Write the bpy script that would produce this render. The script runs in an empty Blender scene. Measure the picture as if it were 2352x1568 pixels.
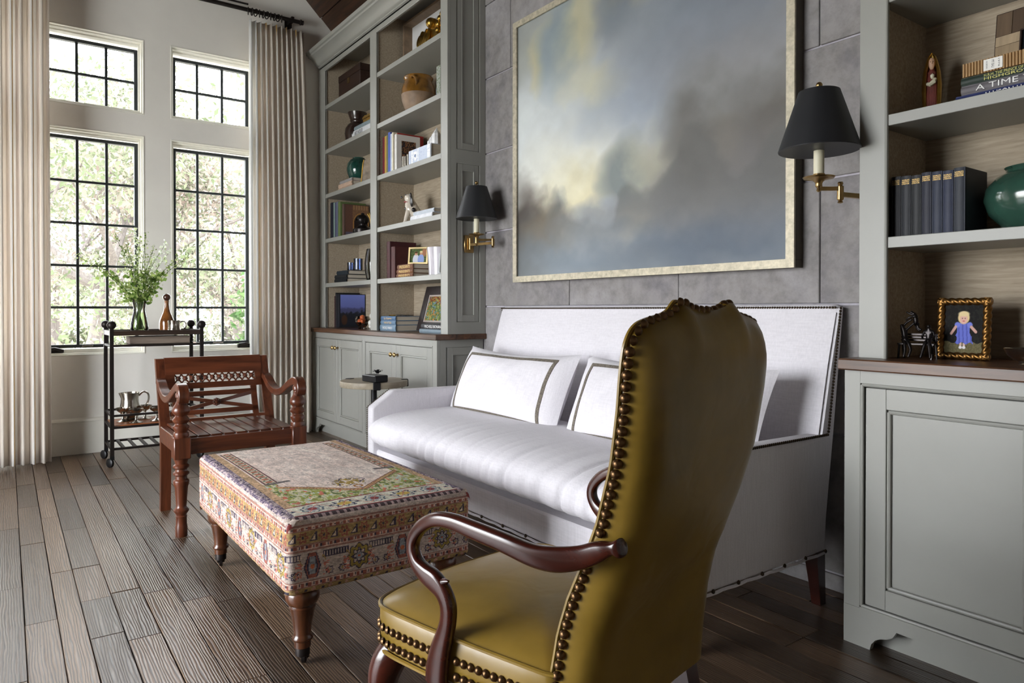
import bpy, bmesh, math, random
import numpy as np
from mathutils import Vector, Matrix

S = bpy.context.scene
COL = S.collection
R = math.radians
PI = math.pi
rng = random.Random(7)

# ---------------------------------------------------------------- camera, light, exposure
cam_d = bpy.data.cameras.new('camera')
cam = bpy.data.objects.new('camera', cam_d)
COL.objects.link(cam)
cam.location = (0, 0, 1.05)
cam.rotation_euler = (R(89.5), 0, R(90 - 35.686))
cam_d.sensor_width = 36
cam_d.lens = 1617.65 / 2352 * 36
cam_d.shift_y = -58.93 / 2352
cam_d.clip_start = 0.05
cam_d.clip_end = 200
S.camera = cam

W = bpy.data.worlds.new('overcast_sky')
S.world = W
W.use_nodes = True
wn = W.node_tree.nodes
wl = W.node_tree.links
bg = wn['Background']
tc = wn.new('ShaderNodeTexCoord')
sep = wn.new('ShaderNodeSeparateXYZ')
wl.new(tc.outputs['Generated'], sep.inputs[0])
rmp = wn.new('ShaderNodeValToRGB')
rmp.color_ramp.elements[0].position = 0.42
rmp.color_ramp.elements[0].color = (0.42, 0.43, 0.40, 1)
rmp.color_ramp.elements[1].position = 0.56
rmp.color_ramp.elements[1].color = (0.93, 0.96, 1.0, 1)
mr = wn.new('ShaderNodeMapRange')
mr.inputs[1].default_value = -1
mr.inputs[2].default_value = 1
wl.new(sep.outputs['Z'], mr.inputs[0])
wl.new(mr.outputs[0], rmp.inputs[0])
wl.new(rmp.outputs[0], bg.inputs[0])
bg.inputs[1].default_value = 14.0

def area(name, loc, target, sx, sy, power, col=(1, 1, 1)):
    d = bpy.data.lights.new(name, 'AREA')
    d.shape = 'RECTANGLE'
    d.size = sx
    d.size_y = sy
    d.energy = power
    d.color = col
    o = bpy.data.objects.new(name, d)
    COL.objects.link(o)
    o.location = loc
    o.rotation_euler = (Vector(target) - Vector(loc)).to_track_quat('-Z', 'Y').to_euler()
    return o

# daylight arriving through the tall windows of the wall opposite the sofa (behind the camera)
area('daylight_window', (-2.7, -3.05, 1.9), (-2.9, 2.2, 1.1), 2.2, 2.8, 112, (0.95, 0.97, 1.0))

S.view_settings.view_transform = 'Standard'
S.view_settings.look = 'None'
S.view_settings.gamma = 1
S.view_settings.use_curve_mapping = False
S.view_settings.exposure = 0.22
S.cycles.max_bounces = 10
S.cycles.diffuse_bounces = 5
S.cycles.transparent_max_bounces = 16
S.cycles.use_denoising = True
S.cycles.sample_clamp_indirect = 8

# ---------------------------------------------------------------- materials
def _nodes(name):
    m = bpy.data.materials.new(name)
    m.use_nodes = True
    nt = m.node_tree
    return m, nt.nodes, nt.links, nt.nodes['Principled BSDF']

def _coords(n, l, stretch, rot=(0, 0, 0), rand=False):
    t = n.new('ShaderNodeTexCoord')
    mp = n.new('ShaderNodeMapping')
    mp.inputs['Scale'].default_value = stretch
    mp.inputs['Rotation'].default_value = rot
    l.new(t.outputs['Object'], mp.inputs[0])
    if rand:
        oi = n.new('ShaderNodeObjectInfo')
        mul = n.new('ShaderNodeVectorMath')
        mul.operation = 'SCALE'
        cb = n.new('ShaderNodeCombineXYZ')
        for k in range(3):
            l.new(oi.outputs['Random'], cb.inputs[k])
        l.new(cb.outputs[0], mul.inputs[0])
        mul.inputs['Scale'].default_value = 37.0
        ad = n.new('ShaderNodeVectorMath')
        l.new(mp.outputs[0], ad.inputs[0])
        l.new(mul.outputs[0], ad.inputs[1])
        return ad.outputs[0], oi
    return mp.outputs[0], None

def _noise(n, l, vec, scale, detail=4, rough=0.55, dist=0.0):
    x = n.new('ShaderNodeTexNoise')
    x.inputs['Scale'].default_value = scale
    x.inputs['Detail'].default_value = detail
    x.inputs['Roughness'].default_value = rough
    x.inputs['Distortion'].default_value = dist
    l.new(vec, x.inputs['Vector'])
    return x

def _ramp(n, l, fac, stops):
    r = n.new('ShaderNodeValToRGB')
    e = r.color_ramp.elements
    while len(e) < len(stops):
        e.new(0.5)
    for k, (p, c) in enumerate(stops):
        e[k].position = p
        e[k].color = (*c, 1)
    l.new(fac, r.inputs[0])
    return r

def _bump(n, l, h, bsdf, strength, dist=0.002, prev=None):
    b = n.new('ShaderNodeBump')
    b.inputs['Strength'].default_value = strength
    b.inputs['Distance'].default_value = dist
    l.new(h, b.inputs['Height'])
    if prev is not None:
        l.new(prev, b.inputs['Normal'])
    l.new(b.outputs[0], bsdf.inputs['Normal'])
    return b.outputs[0]

def srgb(*c):
    """display 0-255 values to linear"""
    return tuple(((x / 255 + 0.055) / 1.055) ** 2.4 if x > 10 else x / 255 / 12.92 for x in c)

def mat(name, base, rough=0.5, metal=0.0, var=0.08, scale=12, bump=0.0, bscale=60, stretch=(1, 1, 1), coat=0.0, spec=0.5, sheen=0.0, dist=0.002):
    m, n, l, b = _nodes(name)
    v, _ = _coords(n, l, stretch)
    x = _noise(n, l, v, scale)
    lo = tuple(max(0, c * (1 - var * 1.6)) for c in base)
    hi = tuple(min(1, c * (1 + var * 1.6)) for c in base)
    r = _ramp(n, l, x.outputs['Fac'], [(0.3, lo), (0.7, hi)])
    l.new(r.outputs[0], b.inputs['Base Color'])
    b.inputs['Roughness'].default_value = rough
    b.inputs['Metallic'].default_value = metal
    b.inputs['Specular IOR Level'].default_value = spec
    b.inputs['Coat Weight'].default_value = coat
    b.inputs['Coat Roughness'].default_value = 0.12
    b.inputs['Sheen Weight'].default_value = sheen
    if bump:
        y = _noise(n, l, v, bscale, 3)
        _bump(n, l, y.outputs['Fac'], b, bump, dist)
    return m

def wood(name, dark, light, axis=0, scale=6, rough=0.4, coat=0.0, bump=0.15, rand=True, spec=0.5):
    m, n, l, b = _nodes(name)
    st = [9.0, 9.0, 9.0]
    st[axis] = 0.7
    v, oi = _coords(n, l, st, rand=rand)
    x = _noise(n, l, v, scale, 5, 0.6, 0.6)
    mid = tuple((p + q) / 2 for p, q in zip(dark, light))
    r = _ramp(n, l, x.outputs['Fac'], [(0.28, dark), (0.5, mid), (0.72, light)])
    l.new(r.outputs[0], b.inputs['Base Color'])
    b.inputs['Roughness'].default_value = rough
    b.inputs['Coat Weight'].default_value = coat
    b.inputs['Coat Roughness'].default_value = 0.15
    b.inputs['Specular IOR Level'].default_value = spec
    if bump:
        y = _noise(n, l, v, scale * 5, 3)
        _bump(n, l, y.outputs['Fac'], b, bump, 0.001)
    return m

def fabric(name, base, var=0.06, weave=900, rough=0.9, bump=0.25, slub=True):
    m, n, l, b = _nodes(name)
    v1, _ = _coords(n, l, (1, 14, 14))
    v2, _ = _coords(n, l, (14, 14, 1))
    a = _noise(n, l, v1, 14, 3)
    c = _noise(n, l, v2, 14, 3)
    ad = n.new('ShaderNodeMath')
    ad.operation = 'ADD'
    l.new(a.outputs['Fac'], ad.inputs[0])
    l.new(c.outputs['Fac'], ad.inputs[1])
    hf = n.new('ShaderNodeMath')
    hf.operation = 'MULTIPLY'
    hf.inputs[1].default_value = 0.5
    l.new(ad.outputs[0], hf.inputs[0])
    lo = tuple(c_ * (1 - var * 2) for c_ in base)
    hi = tuple(min(1, c_ * (1 + var)) for c_ in base)
    r = _ramp(n, l, hf.outputs[0], [(0.3, lo), (0.62, hi)])
    l.new(r.outputs[0], b.inputs['Base Color'])
    b.inputs['Roughness'].default_value = rough
    b.inputs['Specular IOR Level'].default_value = 0.15
    b.inputs['Sheen Weight'].default_value = 0.1
    _bump(n, l, hf.outputs[0], b, bump, 0.0015)
    return m

def glass(name, tint=(1, 1, 1), rough=0.0, reflect=1.0):
    """thin clear glass: see-through with fresnel reflection"""
    m = bpy.data.materials.new(name)
    m.use_nodes = True
    n = m.node_tree.nodes
    l = m.node_tree.links
    n.remove(n['Principled BSDF'])
    out = n['Material Output']
    tr = n.new('ShaderNodeBsdfTransparent')
    tr.inputs[0].default_value = (*tint, 1)
    gl = n.new('ShaderNodeBsdfGlossy')
    gl.inputs['Roughness'].default_value = rough
    fr = n.new('ShaderNodeFresnel')
    fr.inputs[0].default_value = 1.45
    sc = n.new('ShaderNodeMath')
    sc.operation = 'MULTIPLY'
    sc.inputs[1].default_value = reflect
    l.new(fr.outputs[0], sc.inputs[0])
    mx = n.new('ShaderNodeMixShader')
    l.new(sc.outputs[0], mx.inputs[0])
    l.new(tr.outputs[0], mx.inputs[1])
    l.new(gl.outputs[0], mx.inputs[2])
    l.new(mx.outputs[0], out.inputs[0])
    return m

def attr_mat(name, rough=0.7, bump=0.0, bscale=300, coat=0.0, spec=0.3, mottle=0.0, mscale=90):
    """flat print: the colour comes from the mesh attribute 'print'"""
    m, n, l, b = _nodes(name)
    a = n.new('ShaderNodeAttribute')
    a.attribute_name = 'print'
    v, _ = _coords(n, l, (1, 1, 1))
    if mottle:
        x = _noise(n, l, v, mscale, 2)
        mr_ = n.new('ShaderNodeMapRange')
        mr_.inputs[3].default_value = 1 - mottle
        mr_.inputs[4].default_value = 1 + mottle
        l.new(x.outputs['Fac'], mr_.inputs[0])
        vm = n.new('ShaderNodeVectorMath')
        vm.operation = 'SCALE'
        l.new(a.outputs['Color'], vm.inputs[0])
        l.new(mr_.outputs[0], vm.inputs['Scale'])
        l.new(vm.outputs[0], b.inputs['Base Color'])
    else:
        l.new(a.outputs['Color'], b.inputs['Base Color'])
    b.inputs['Roughness'].default_value = rough
    b.inputs['Specular IOR Level'].default_value = spec
    b.inputs['Coat Weight'].default_value = coat
    if bump:
        y = _noise(n, l, v, bscale, 2)
        _bump(n, l, y.outputs['Fac'], b, bump, 0.002)
    return m

# ---------------------------------------------------------------- mesh building
class MB:
    def __init__(s):
        s.v = []
        s.f = []

    def add(s, vs, fs, M=None):
        o = len(s.v)
        if M is not None:
            vs = [tuple(M @ Vector(p)) for p in vs]
        s.v += [tuple(p) for p in vs]
        s.f += [tuple(i + o for i in f) for f in fs]
        return s

    def box(s, x0, x1, y0, y1, z0, z1, b=0.0, M=None):
        X, Y, Z = (min(x0, x1), max(x0, x1)), (min(y0, y1), max(y0, y1)), (min(z0, z1), max(z0, z1))
        if b <= 0:
            vs = [(x, y, z) for x in X for y in Y for z in Z]
            fs = [(0, 1, 3, 2), (4, 6, 7, 5), (0, 4, 5, 1), (2, 3, 7, 6), (0, 2, 6, 4), (1, 5, 7, 3)]
            return s.add(vs, fs, M)
        b = min(b, (X[1] - X[0]) * .45, (Y[1] - Y[0]) * .45, (Z[1] - Z[0]) * .45)
        vs, ix = [], {}
        for i in (0, 1):
            for j in (0, 1):
                for k in (0, 1):
                    c = [X[i], Y[j], Z[k]]
                    d = [b if t == 0 else -b for t in (i, j, k)]
                    for a in range(3):  # vertex lying on the face of axis a
                        p = [c[q] + (0 if q == a else d[q]) for q in range(3)]
                        ix[(i, j, k, a)] = len(vs)
                        vs.append(p)
        fs = []
        g = lambda i, j, k, a: ix[(i, j, k, a)]
        for t in (0, 1):
            fs.append([g(t, 0, 0, 0), g(t, 1, 0, 0), g(t, 1, 1, 0), g(t, 0, 1, 0)])
            fs.append([g(0, t, 0, 1), g(1, t, 0, 1), g(1, t, 1, 1), g(0, t, 1, 1)])
            fs.append([g(0, 0, t, 2), g(1, 0, t, 2), g(1, 1, t, 2), g(0, 1, t, 2)])
        for p in (0, 1):
            for q in (0, 1):
                fs.append([g(p, q, 0, 0), g(p, q, 1, 0), g(p, q, 1, 1), g(p, q, 0, 1)])
                fs.append([g(p, 0, q, 0), g(p, 1, q, 0), g(p, 1, q, 2), g(p, 0, q, 2)])
                fs.append([g(0, p, q, 1), g(1, p, q, 1), g(1, p, q, 2), g(0, p, q, 2)])
        for i in (0, 1):
            for j in (0, 1):
                for k in (0, 1):
                    fs.append([g(i, j, k, 0), g(i, j, k, 1), g(i, j, k, 2)])
        return s.add(vs, fs, M)

    def lathe(s, prof, c=(0, 0, 0), n=20, M=None, sx=1, sy=1):
        """prof: (radius, z) from bottom to top"""
        vs, fs = [], []
        for r, z in prof:
            for k in range(n):
                a = 2 * PI * k / n
                vs.append((c[0] + r * sx * math.cos(a), c[1] + r * sy * math.sin(a), c[2] + z))
        m = len(prof)
        for i in range(m - 1):
            for k in range(n):
                k2 = (k + 1) % n
                fs.append((i * n + k, i * n + k2, (i + 1) * n + k2, (i + 1) * n + k))
        if prof[0][0] > 1e-6:
            fs.append(tuple(reversed(range(n))))
        if prof[-1][0] > 1e-6:
            fs.append(tuple((m - 1) * n + k for k in range(n)))
        return s.add(vs, fs, M)

    def sphere(s, c, r, n=12, m=8, sz=1.0, M=None):
        return s.lathe([(r * math.sin(PI * i / m) if 0 < i < m else 0.0, -r * sz * math.cos(PI * i / m)) for i in range(m + 1)], c, n, M)

    def tube(s, pts, r, n=8, closed=False, flat=1.0, M=None, up=None, square=False):
        """sweep an ellipse (or a square) of radius r (number or list) along pts; flat scales the second axis"""
        P = [Vector(p) for p in pts]
        m = len(P)
        rr = r if isinstance(r, (list, tuple)) else [r] * m
        fl = flat if isinstance(flat, (list, tuple)) else [flat] * m
        T = []
        for i in range(m):
            a = P[(i - 1) % m] if closed or i > 0 else P[i]
            b = P[(i + 1) % m] if closed or i < m - 1 else P[i]
            t = (b - a)
            T.append(t.normalized() if t.length > 1e-9 else Vector((0, 0, 1)))
        u = Vector(up) if up else (Vector((0, 0, 1)) if abs(T[0].z) < 0.9 else Vector((1, 0, 0)))
        vs, fs = [], []
        for i in range(m):
            if up:
                u = Vector(up)
            u = u - T[i] * u.dot(T[i])
            u.normalize()
            w = T[i].cross(u)
            for k in range(n):
                a = 2 * PI * (k + (0.5 if square else 0)) / n
                q = rr[i] * (1.41421 if square else 1)
                vs.append(P[i] + u * (math.cos(a) * q) + w * (math.sin(a) * q * fl[i]))
        for i in range(m if closed else m - 1):
            j = (i + 1) % m
            for k in range(n):
                k2 = (k + 1) % n
                fs.append((i * n + k, i * n + k2, j * n + k2, j * n + k))
        if not closed:
            fs.append(tuple(reversed(range(n))))
            fs.append(tuple((m - 1) * n + k for k in range(n)))
        return s.add([tuple(p) for p in vs], fs, M)

    def arm_sweep(s, sp, sg):
        """flat-sided carved arm: tall in its own plane (p[3]), about 27 mm wide, softly bevelled"""
        secs = []
        m = len(sp)
        for i, p in enumerate(sp):
            a, b = sp[max(i - 1, 0)], sp[min(i + 1, m - 1)]
            tx, tz = b[0] - a[0], b[2] - a[2]
            L = math.hypot(tx, tz) or 1
            nx, nz = -tz / L, tx / L
            y0 = p[1] if sg > 0 or p[0] > -.1 else p[1] - .016 * min(1, (-.1 - p[0]) / .1)
            w = .0125 * min(1, .55 + p[3] / .03)
            r = []
            for k in range(16):
                an = 2 * PI * k / 16
                ca, sa = math.cos(an), math.sin(an)
                h = p[3] * math.copysign(abs(ca) ** .75, ca)
                q = w * math.copysign(abs(sa) ** .6, sa)
                r.append((p[0] + nx * h, sg * (y0 + q), p[2] + nz * h))
            secs.append(r)
        return s.loft(secs)

    def prism(s, poly, h0, h1, axis='y', M=None):
        """extrude a 2-D outline: axis y -> poly is (x,z); axis x -> (y,z); axis z -> (x,y)"""
        def p3(a, b, h):
            return (a, h, b) if axis == 'y' else (h, a, b) if axis == 'x' else (a, b, h)
        n = len(poly)
        vs = [p3(a, b, h0) for a, b in poly] + [p3(a, b, h1) for a, b in poly]
        fs = [tuple(range(n)), tuple(range(2 * n - 1, n - 1, -1))]
        for k in range(n):
            k2 = (k + 1) % n
            fs.append((k, k2, n + k2, n + k))
        return s.add(vs, fs, M)

    def loft(s, secs, cap=True, closed=False, M=None):
        """secs: list of equally long rings of points"""
        n = len(secs[0])
        vs = [p for r in secs for p in r]
        fs = []
        m = len(secs)
        for i in range(m if closed else m - 1):
            j = (i + 1) % m
            for k in range(n):
                k2 = (k + 1) % n
                fs.append((i * n + k, i * n + k2, j * n + k2, j * n + k))
        if cap and not closed:
            fs.append(tuple(reversed(range(n))))
            fs.append(tuple((m - 1) * n + k for k in range(n)))
        return s.add(vs, fs, M)

    def grid(s, fn, nu, nv, M=None):
        vs = [fn(i / nu, j / nv) for j in range(nv + 1) for i in range(nu + 1)]
        fs = [(j * (nu + 1) + i, j * (nu + 1) + i + 1, (j + 1) * (nu + 1) + i + 1, (j + 1) * (nu + 1) + i) for j in range(nv) for i in range(nu)]
        return s.add(vs, fs, M)

    def mesh(s, name, smooth=40, recalc=True):
        me = bpy.data.meshes.new(name)
        me.from_pydata(s.v, [], s.f)
        if recalc:
            bm = bmesh.new()
            bm.from_mesh(me)
            bmesh.ops.recalc_face_normals(bm, faces=bm.faces)
            bm.to_mesh(me)
            bm.free()
        if smooth:
            me.polygons.foreach_set('use_smooth', [True] * len(me.polygons))
            me.set_sharp_from_angle(angle=R(smooth))
        return me

    def build(s, name, material, parent=None, smooth=40, recalc=True):
        return link(name, s.mesh(name, smooth, recalc), material, parent)

def link(name, me, material, parent=None):
    if material is not None and not me.materials:
        me.materials.append(material)
    o = bpy.data.objects.new(name, me)
    COL.objects.link(o)
    if parent is not None:
        o.parent = parent
    return o

def tag(o, label=None, cat=None, group=None, kind=None):
    for k, v in (('label', label), ('category', cat), ('group', group), ('kind', kind)):
        if v:
            o[k] = v
    return o

def thing(name, label, cat, loc=(0, 0, 0), rz=0.0, group=None, rx=0.0, ry=0.0):
    o = bpy.data.objects.new(name, None)
    o.empty_display_size = 0.05
    COL.objects.link(o)
    o.location = loc
    o.rotation_euler = (rx, ry, rz)
    return tag(o, label, cat, group)

def dup(root, loc, rz=None, label=None, group=None):
    r = root.copy()
    COL.objects.link(r)
    r.location = loc
    if rz is not None:
        r.rotation_euler = (root.rotation_euler.x, root.rotation_euler.y, rz)
    if label:
        r['label'] = label
    if group:
        r['group'] = group
    def kids(src, dst):
        for ch in list(src.children):
            c = ch.copy()
            COL.objects.link(c)
            c.parent = dst
            kids(ch, c)
    kids(root, r)
    return r

def box(name, x0, x1, y0, y1, z0, z1, m, parent=None, b=0.003):
    return MB().box(x0, x1, y0, y1, z0, z1, b).build(name, m, parent, smooth=0)

def Tm(loc=(0, 0, 0), rx=0, ry=0, rz=0, sc=1):
    return Matrix.Translation(loc) @ Matrix.Rotation(rz, 4, 'Z') @ Matrix.Rotation(ry, 4, 'Y') @ Matrix.Rotation(rx, 4, 'X') @ Matrix.Scale(sc, 4)

_fonts = []
def text(s, m, parent, loc, width, height=None, rx=PI / 2, ry=0.0, rz=0.0, name='lettering', align='CENTER', depth=0.0003, M=None):
    """flat lettering fitted to width x height (metres); lies in its local XY plane"""
    c = bpy.data.curves.new(name, 'FONT')
    c.body = s
    c.align_x = align
    c.align_y = 'CENTER'
    c.size = 1.0
    c.extrude = 0.0
    c.resolution_u = 2
    tmp = bpy.data.objects.new(name, c)
    COL.objects.link(tmp)
    bpy.context.view_layer.update()
    dg = bpy.context.evaluated_depsgraph_get()
    me = bpy.data.meshes.new_from_object(tmp.evaluated_get(dg))
    bpy.data.objects.remove(tmp)
    bpy.data.curves.remove(c)
    co = np.empty(len(me.vertices) * 3)
    me.vertices.foreach_get('co', co)
    co = co.reshape(-1, 3)
    lo, hi = co.min(0), co.max(0)
    sx = width / max(1e-6, hi[0] - lo[0])
    sy = (height / max(1e-6, hi[1] - lo[1])) if height else sx
    co[:, 0] = (co[:, 0] - (lo[0] + hi[0]) / 2) * sx
    co[:, 1] = (co[:, 1] - (lo[1] + hi[1]) / 2) * sy
    if M is None:
        M = Tm(loc, rx, ry, rz)
    A = np.array(M)
    co = co @ A[:3, :3].T + A[:3, 3]
    me.vertices.foreach_set('co', co.ravel())
    me.update()
    me.materials.clear()
    return link(name, me, m, parent)

def painted(name, fn, w, h, nu, nv, m, parent=None, M=None, curve=None):
    """a flat print w x h in the local XZ plane (facing -Y); fn(U,V arrays 0..1) -> rgb array, display 0-255"""
    u = (np.arange(nu) + 0.5) / nu
    v = (np.arange(nv) + 0.5) / nv
    U, V = np.meshgrid(u, v)
    rgb = np.clip(fn(U, V), 0, 255) / 255.0
    lin = np.where(rgb <= 0.04045, rgb / 12.92, ((rgb + 0.055) / 1.055) ** 2.4).reshape(-1, 3)
    gx, gz = np.meshgrid(np.linspace(-w / 2, w / 2, nu + 1), np.linspace(0, h, nv + 1))
    co = np.stack([gx, np.zeros_like(gx), gz], -1).reshape(-1, 3)
    if M is not None:
        A = np.array(M)
        co = co @ A[:3, :3].T + A[:3, 3]
    me = bpy.data.meshes.new(name)
    i = np.arange(nv)[:, None] * (nu + 1) + np.arange(nu)[None, :]
    q = np.stack([i, i + 1, i + nu + 2, i + nu + 1], -1).reshape(-1, 4)
    me.vertices.add(len(co))
    me.vertices.foreach_set('co', co.ravel())
    me.loops.add(q.size)
    me.loops.foreach_set('vertex_index', q.ravel().astype(np.int32))
    me.polygons.add(len(q))
    me.polygons.foreach_set('loop_start', (np.arange(len(q)) * 4).astype(np.int32))
    me.update(calc_edges=True)
    at = me.attributes.new('print', 'FLOAT_COLOR', 'FACE')
    at.data.foreach_set('color', np.concatenate([lin, np.ones((len(lin), 1))], 1).astype(np.float32).ravel())
    return link(name, me, m, parent)

def vnoise(U, V, f, seed=0, oct=4):
    """tileless value noise on numpy arrays, 0..1"""
    r = np.random.RandomState(seed)
    tot = np.zeros_like(U)
    amp, s = 0.5, 0
    for o in range(oct):
        n = int(f * 2 ** o) + 3
        g = r.rand(n + 2, n + 2)
        x, y = np.clip(U, 0, 0.9999) * (n - 1), np.clip(V, 0, 0.9999) * (n - 1)
        i, j = x.astype(int), y.astype(int)
        a, b = x - i, y - j
        a, b = a * a * (3 - 2 * a), b * b * (3 - 2 * b)
        tot += amp * ((g[j, i] * (1 - a) + g[j, i + 1] * a) * (1 - b) + (g[j + 1, i] * (1 - a) + g[j + 1, i + 1] * a) * b)
        s += amp
        amp *= 0.5
    return tot / s

def blend(img, mask, col):
    return img * (1 - mask[..., None]) + np.array(col, float) * mask[..., None]

def ell(U, V, cx, cy, rx, ry, soft=0.15):
    d = np.sqrt(((U - cx) / rx) ** 2 + ((V - cy) / ry) ** 2)
    return np.clip((1 + soft - d) / (2 * soft), 0, 1)

def spline(pts, n=8):
    """Catmull-Rom through tuples of any length"""
    P = [np.array(p, float) for p in pts]
    P = [2 * P[0] - P[1]] + P + [2 * P[-1] - P[-2]]
    out = []
    for i in range(1, len(P) - 2):
        a, b, c, d = P[i - 1:i + 3]
        for k in range(n):
            t = k / n
            out.append(0.5 * (2 * b + (c - a) * t + (2 * a - 5 * b + 4 * c - d) * t * t + (3 * b - 3 * c + d - a) * t ** 3))
    out.append(P[-2])
    return [tuple(map(float, p)) for p in out]
# ---------------------------------------------------------------- shared materials
m_plaster = mat('wall_plaster', srgb(238, 235, 228), 0.85, var=0.02, scale=3, bump=0.12, bscale=40)
m_wall_dim = mat('taupe_wall_paint', srgb(164, 156, 146), 0.85, var=0.02, scale=3)
m_trim = mat('trim_cream_paint', srgb(238, 236, 226), 0.4, var=0.01)
m_paint = mat('cabinet_grey_paint', srgb(150, 150, 144), 0.4, var=0.02, scale=5, bump=0.03, bscale=180)
m_grass = wood('grasscloth', srgb(146, 133, 116), srgb(182, 168, 148), axis=0, scale=11, rough=0.9, bump=0.3, rand=False, spec=0.1)
m_counter = wood('walnut_counter', srgb(48, 31, 22), srgb(110, 74, 50), axis=0, scale=3.2, rough=0.36, bump=0.05, rand=False)
m_steel = mat('dark_window_steel', srgb(50, 56, 58), 0.5, var=0.05)
m_pane = glass('window_glass', (1, 1, 1), 0, 0.6)
m_iron = mat('dark_iron', srgb(44, 38, 36), 0.42, 0.6, var=0.15, bump=0.08)
m_black = mat('black_metal', srgb(26, 26, 28), 0.4, 0.4, var=0.1)
m_brass = mat('aged_brass', srgb(166, 138, 92), 0.28, 1.0, var=0.12, scale=20)
m_gold = mat('gilt', srgb(178, 144, 74), 0.34, 1.0, var=0.2, scale=25, bump=0.1)
m_silver = mat('pewter', srgb(176, 170, 160), 0.22, 1.0, var=0.12, scale=18)
m_white = mat('white_ceramic', srgb(232, 230, 224), 0.35, var=0.03)
m_pages = mat('book_pages', srgb(196, 186, 170), 0.8, var=0.06, scale=4, stretch=(1, 1, 60), bump=0.1)
m_darkcord = wood('mahogany', srgb(42, 15, 10), srgb(74, 29, 18), axis=0, scale=2.5, rough=0.24, coat=0.35, bump=0.02)
m_teak = wood('red_brown_teak', srgb(56, 26, 15), srgb(116, 62, 38), axis=1, scale=3.5, rough=0.3, coat=0.2, bump=0.03)
m_teak_x = wood('red_brown_teak_lengthwise', srgb(56, 26, 15), srgb(116, 62, 38), axis=2, scale=3.5, rough=0.3, coat=0.2, bump=0.03)
m_linen = fabric('white_linen', srgb(220, 217, 222), 0.05)
m_mortar = mat('lime_mortar', srgb(176, 172, 180), 0.95, var=0.08, scale=30, bump=0.5, bscale=80)

def stone_mat():
    m, n, l, b = _nodes('limestone_block')
    v, oi = _coords(n, l, (1, 1, 1), rand=True)
    x = _noise(n, l, v, 2.2, 6, 0.62, 0.4)
    y = _noise(n, l, v, 14, 6, 0.7)
    r1 = _ramp(n, l, x.outputs['Fac'], [(0.3, srgb(120, 117, 122)), (0.5, srgb(144, 140, 139)), (0.72, srgb(158, 155, 158))])
    r2 = _ramp(n, l, y.outputs['Fac'], [(0.3, (0.72, 0.72, 0.72)), (0.6, (1.05, 1.05, 1.05))])
    mx = n.new('ShaderNodeMix')
    mx.data_type = 'RGBA'
    mx.blend_type = 'MULTIPLY'
    mx.inputs[0].default_value = 1
    l.new(r1.outputs[0], mx.inputs[6])
    l.new(r2.outputs[0], mx.inputs[7])
    l.new(mx.outputs[2], b.inputs['Base Color'])
    b.inputs['Roughness'].default_value = 0.85
    b.inputs['Specular IOR Level'].default_value = 0.2
    z = _noise(n, l, v, 45, 5, 0.7)
    _bump(n, l, z.outputs['Fac'], b, 0.35, 0.004)
    return m
m_stone = stone_mat()

def plank_mat():
    """wire-brushed oak: growth-ring lines, pores, grey-brown with darker boards"""
    m, n, l, b = _nodes('brushed_oak_plank')
    v, oi = _coords(n, l, (0.55, 5.5, 5.5), rand=True)
    warp = _noise(n, l, v, 1.1, 2, 0.5)
    wv = n.new('ShaderNodeTexWave')
    wv.wave_type = 'BANDS'
    wv.bands_direction = 'Y'
    wv.inputs['Scale'].default_value = 7.0
    wv.inputs['Distortion'].default_value = 9.0
    wv.inputs['Detail'].default_value = 2.5
    wv.inputs['Detail Scale'].default_value = 0.9
    l.new(v, wv.inputs['Vector'])
    fine = _noise(n, l, v, 55, 3, 0.6)
    tone = n.new('ShaderNodeMapRange')
    l.new(oi.outputs['Random'], tone.inputs[0])
    tone.inputs[3].default_value = 0.34
    tone.inputs[4].default_value = 1.05
    r = _ramp(n, l, wv.outputs['Fac'], [(0.0, srgb(62, 48, 38)), (0.22, srgb(108, 88, 70)), (0.8, srgb(134, 112, 90))])
    rw = _ramp(n, l, warp.outputs['Fac'], [(0.3, (0.6, 0.52, 0.46)), (0.7, (1.15, 1.12, 1.1))])
    mx = n.new('ShaderNodeMix')
    mx.data_type = 'RGBA'
    mx.blend_type = 'MULTIPLY'
    mx.inputs[0].default_value = 1
    l.new(r.outputs[0], mx.inputs[6])
    l.new(rw.outputs[0], mx.inputs[7])
    sc = n.new('ShaderNodeVectorMath')
    sc.operation = 'SCALE'
    l.new(mx.outputs[2], sc.inputs[0])
    l.new(tone.outputs[0], sc.inputs['Scale'])
    l.new(sc.outputs[0], b.inputs['Base Color'])
    rr = n.new('ShaderNodeMapRange')
    l.new(fine.outputs['Fac'], rr.inputs[0])
    rr.inputs[3].default_value = 0.22
    rr.inputs[4].default_value = 0.42
    l.new(rr.outputs[0], b.inputs['Roughness'])
    b.inputs['Specular IOR Level'].default_value = 0.75
    p = _bump(n, l, wv.outputs['Fac'], b, 0.35, 0.0015)
    p = _bump(n, l, fine.outputs['Fac'], b, 0.25, 0.001, p)
    big = _noise(n, l, v, 2.5, 2)
    _bump(n, l, big.outputs['Fac'], b, 0.5, 0.004, p)
    return m
m_plank = plank_mat()
m_gap = mat('floor_gap_dirt', srgb(30, 24, 20), 0.9, var=0.2)
m_ceil = wood('dark_ceiling_board', srgb(34, 22, 15), srgb(76, 50, 34), axis=0, scale=4, rough=0.5, bump=0.2)

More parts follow.
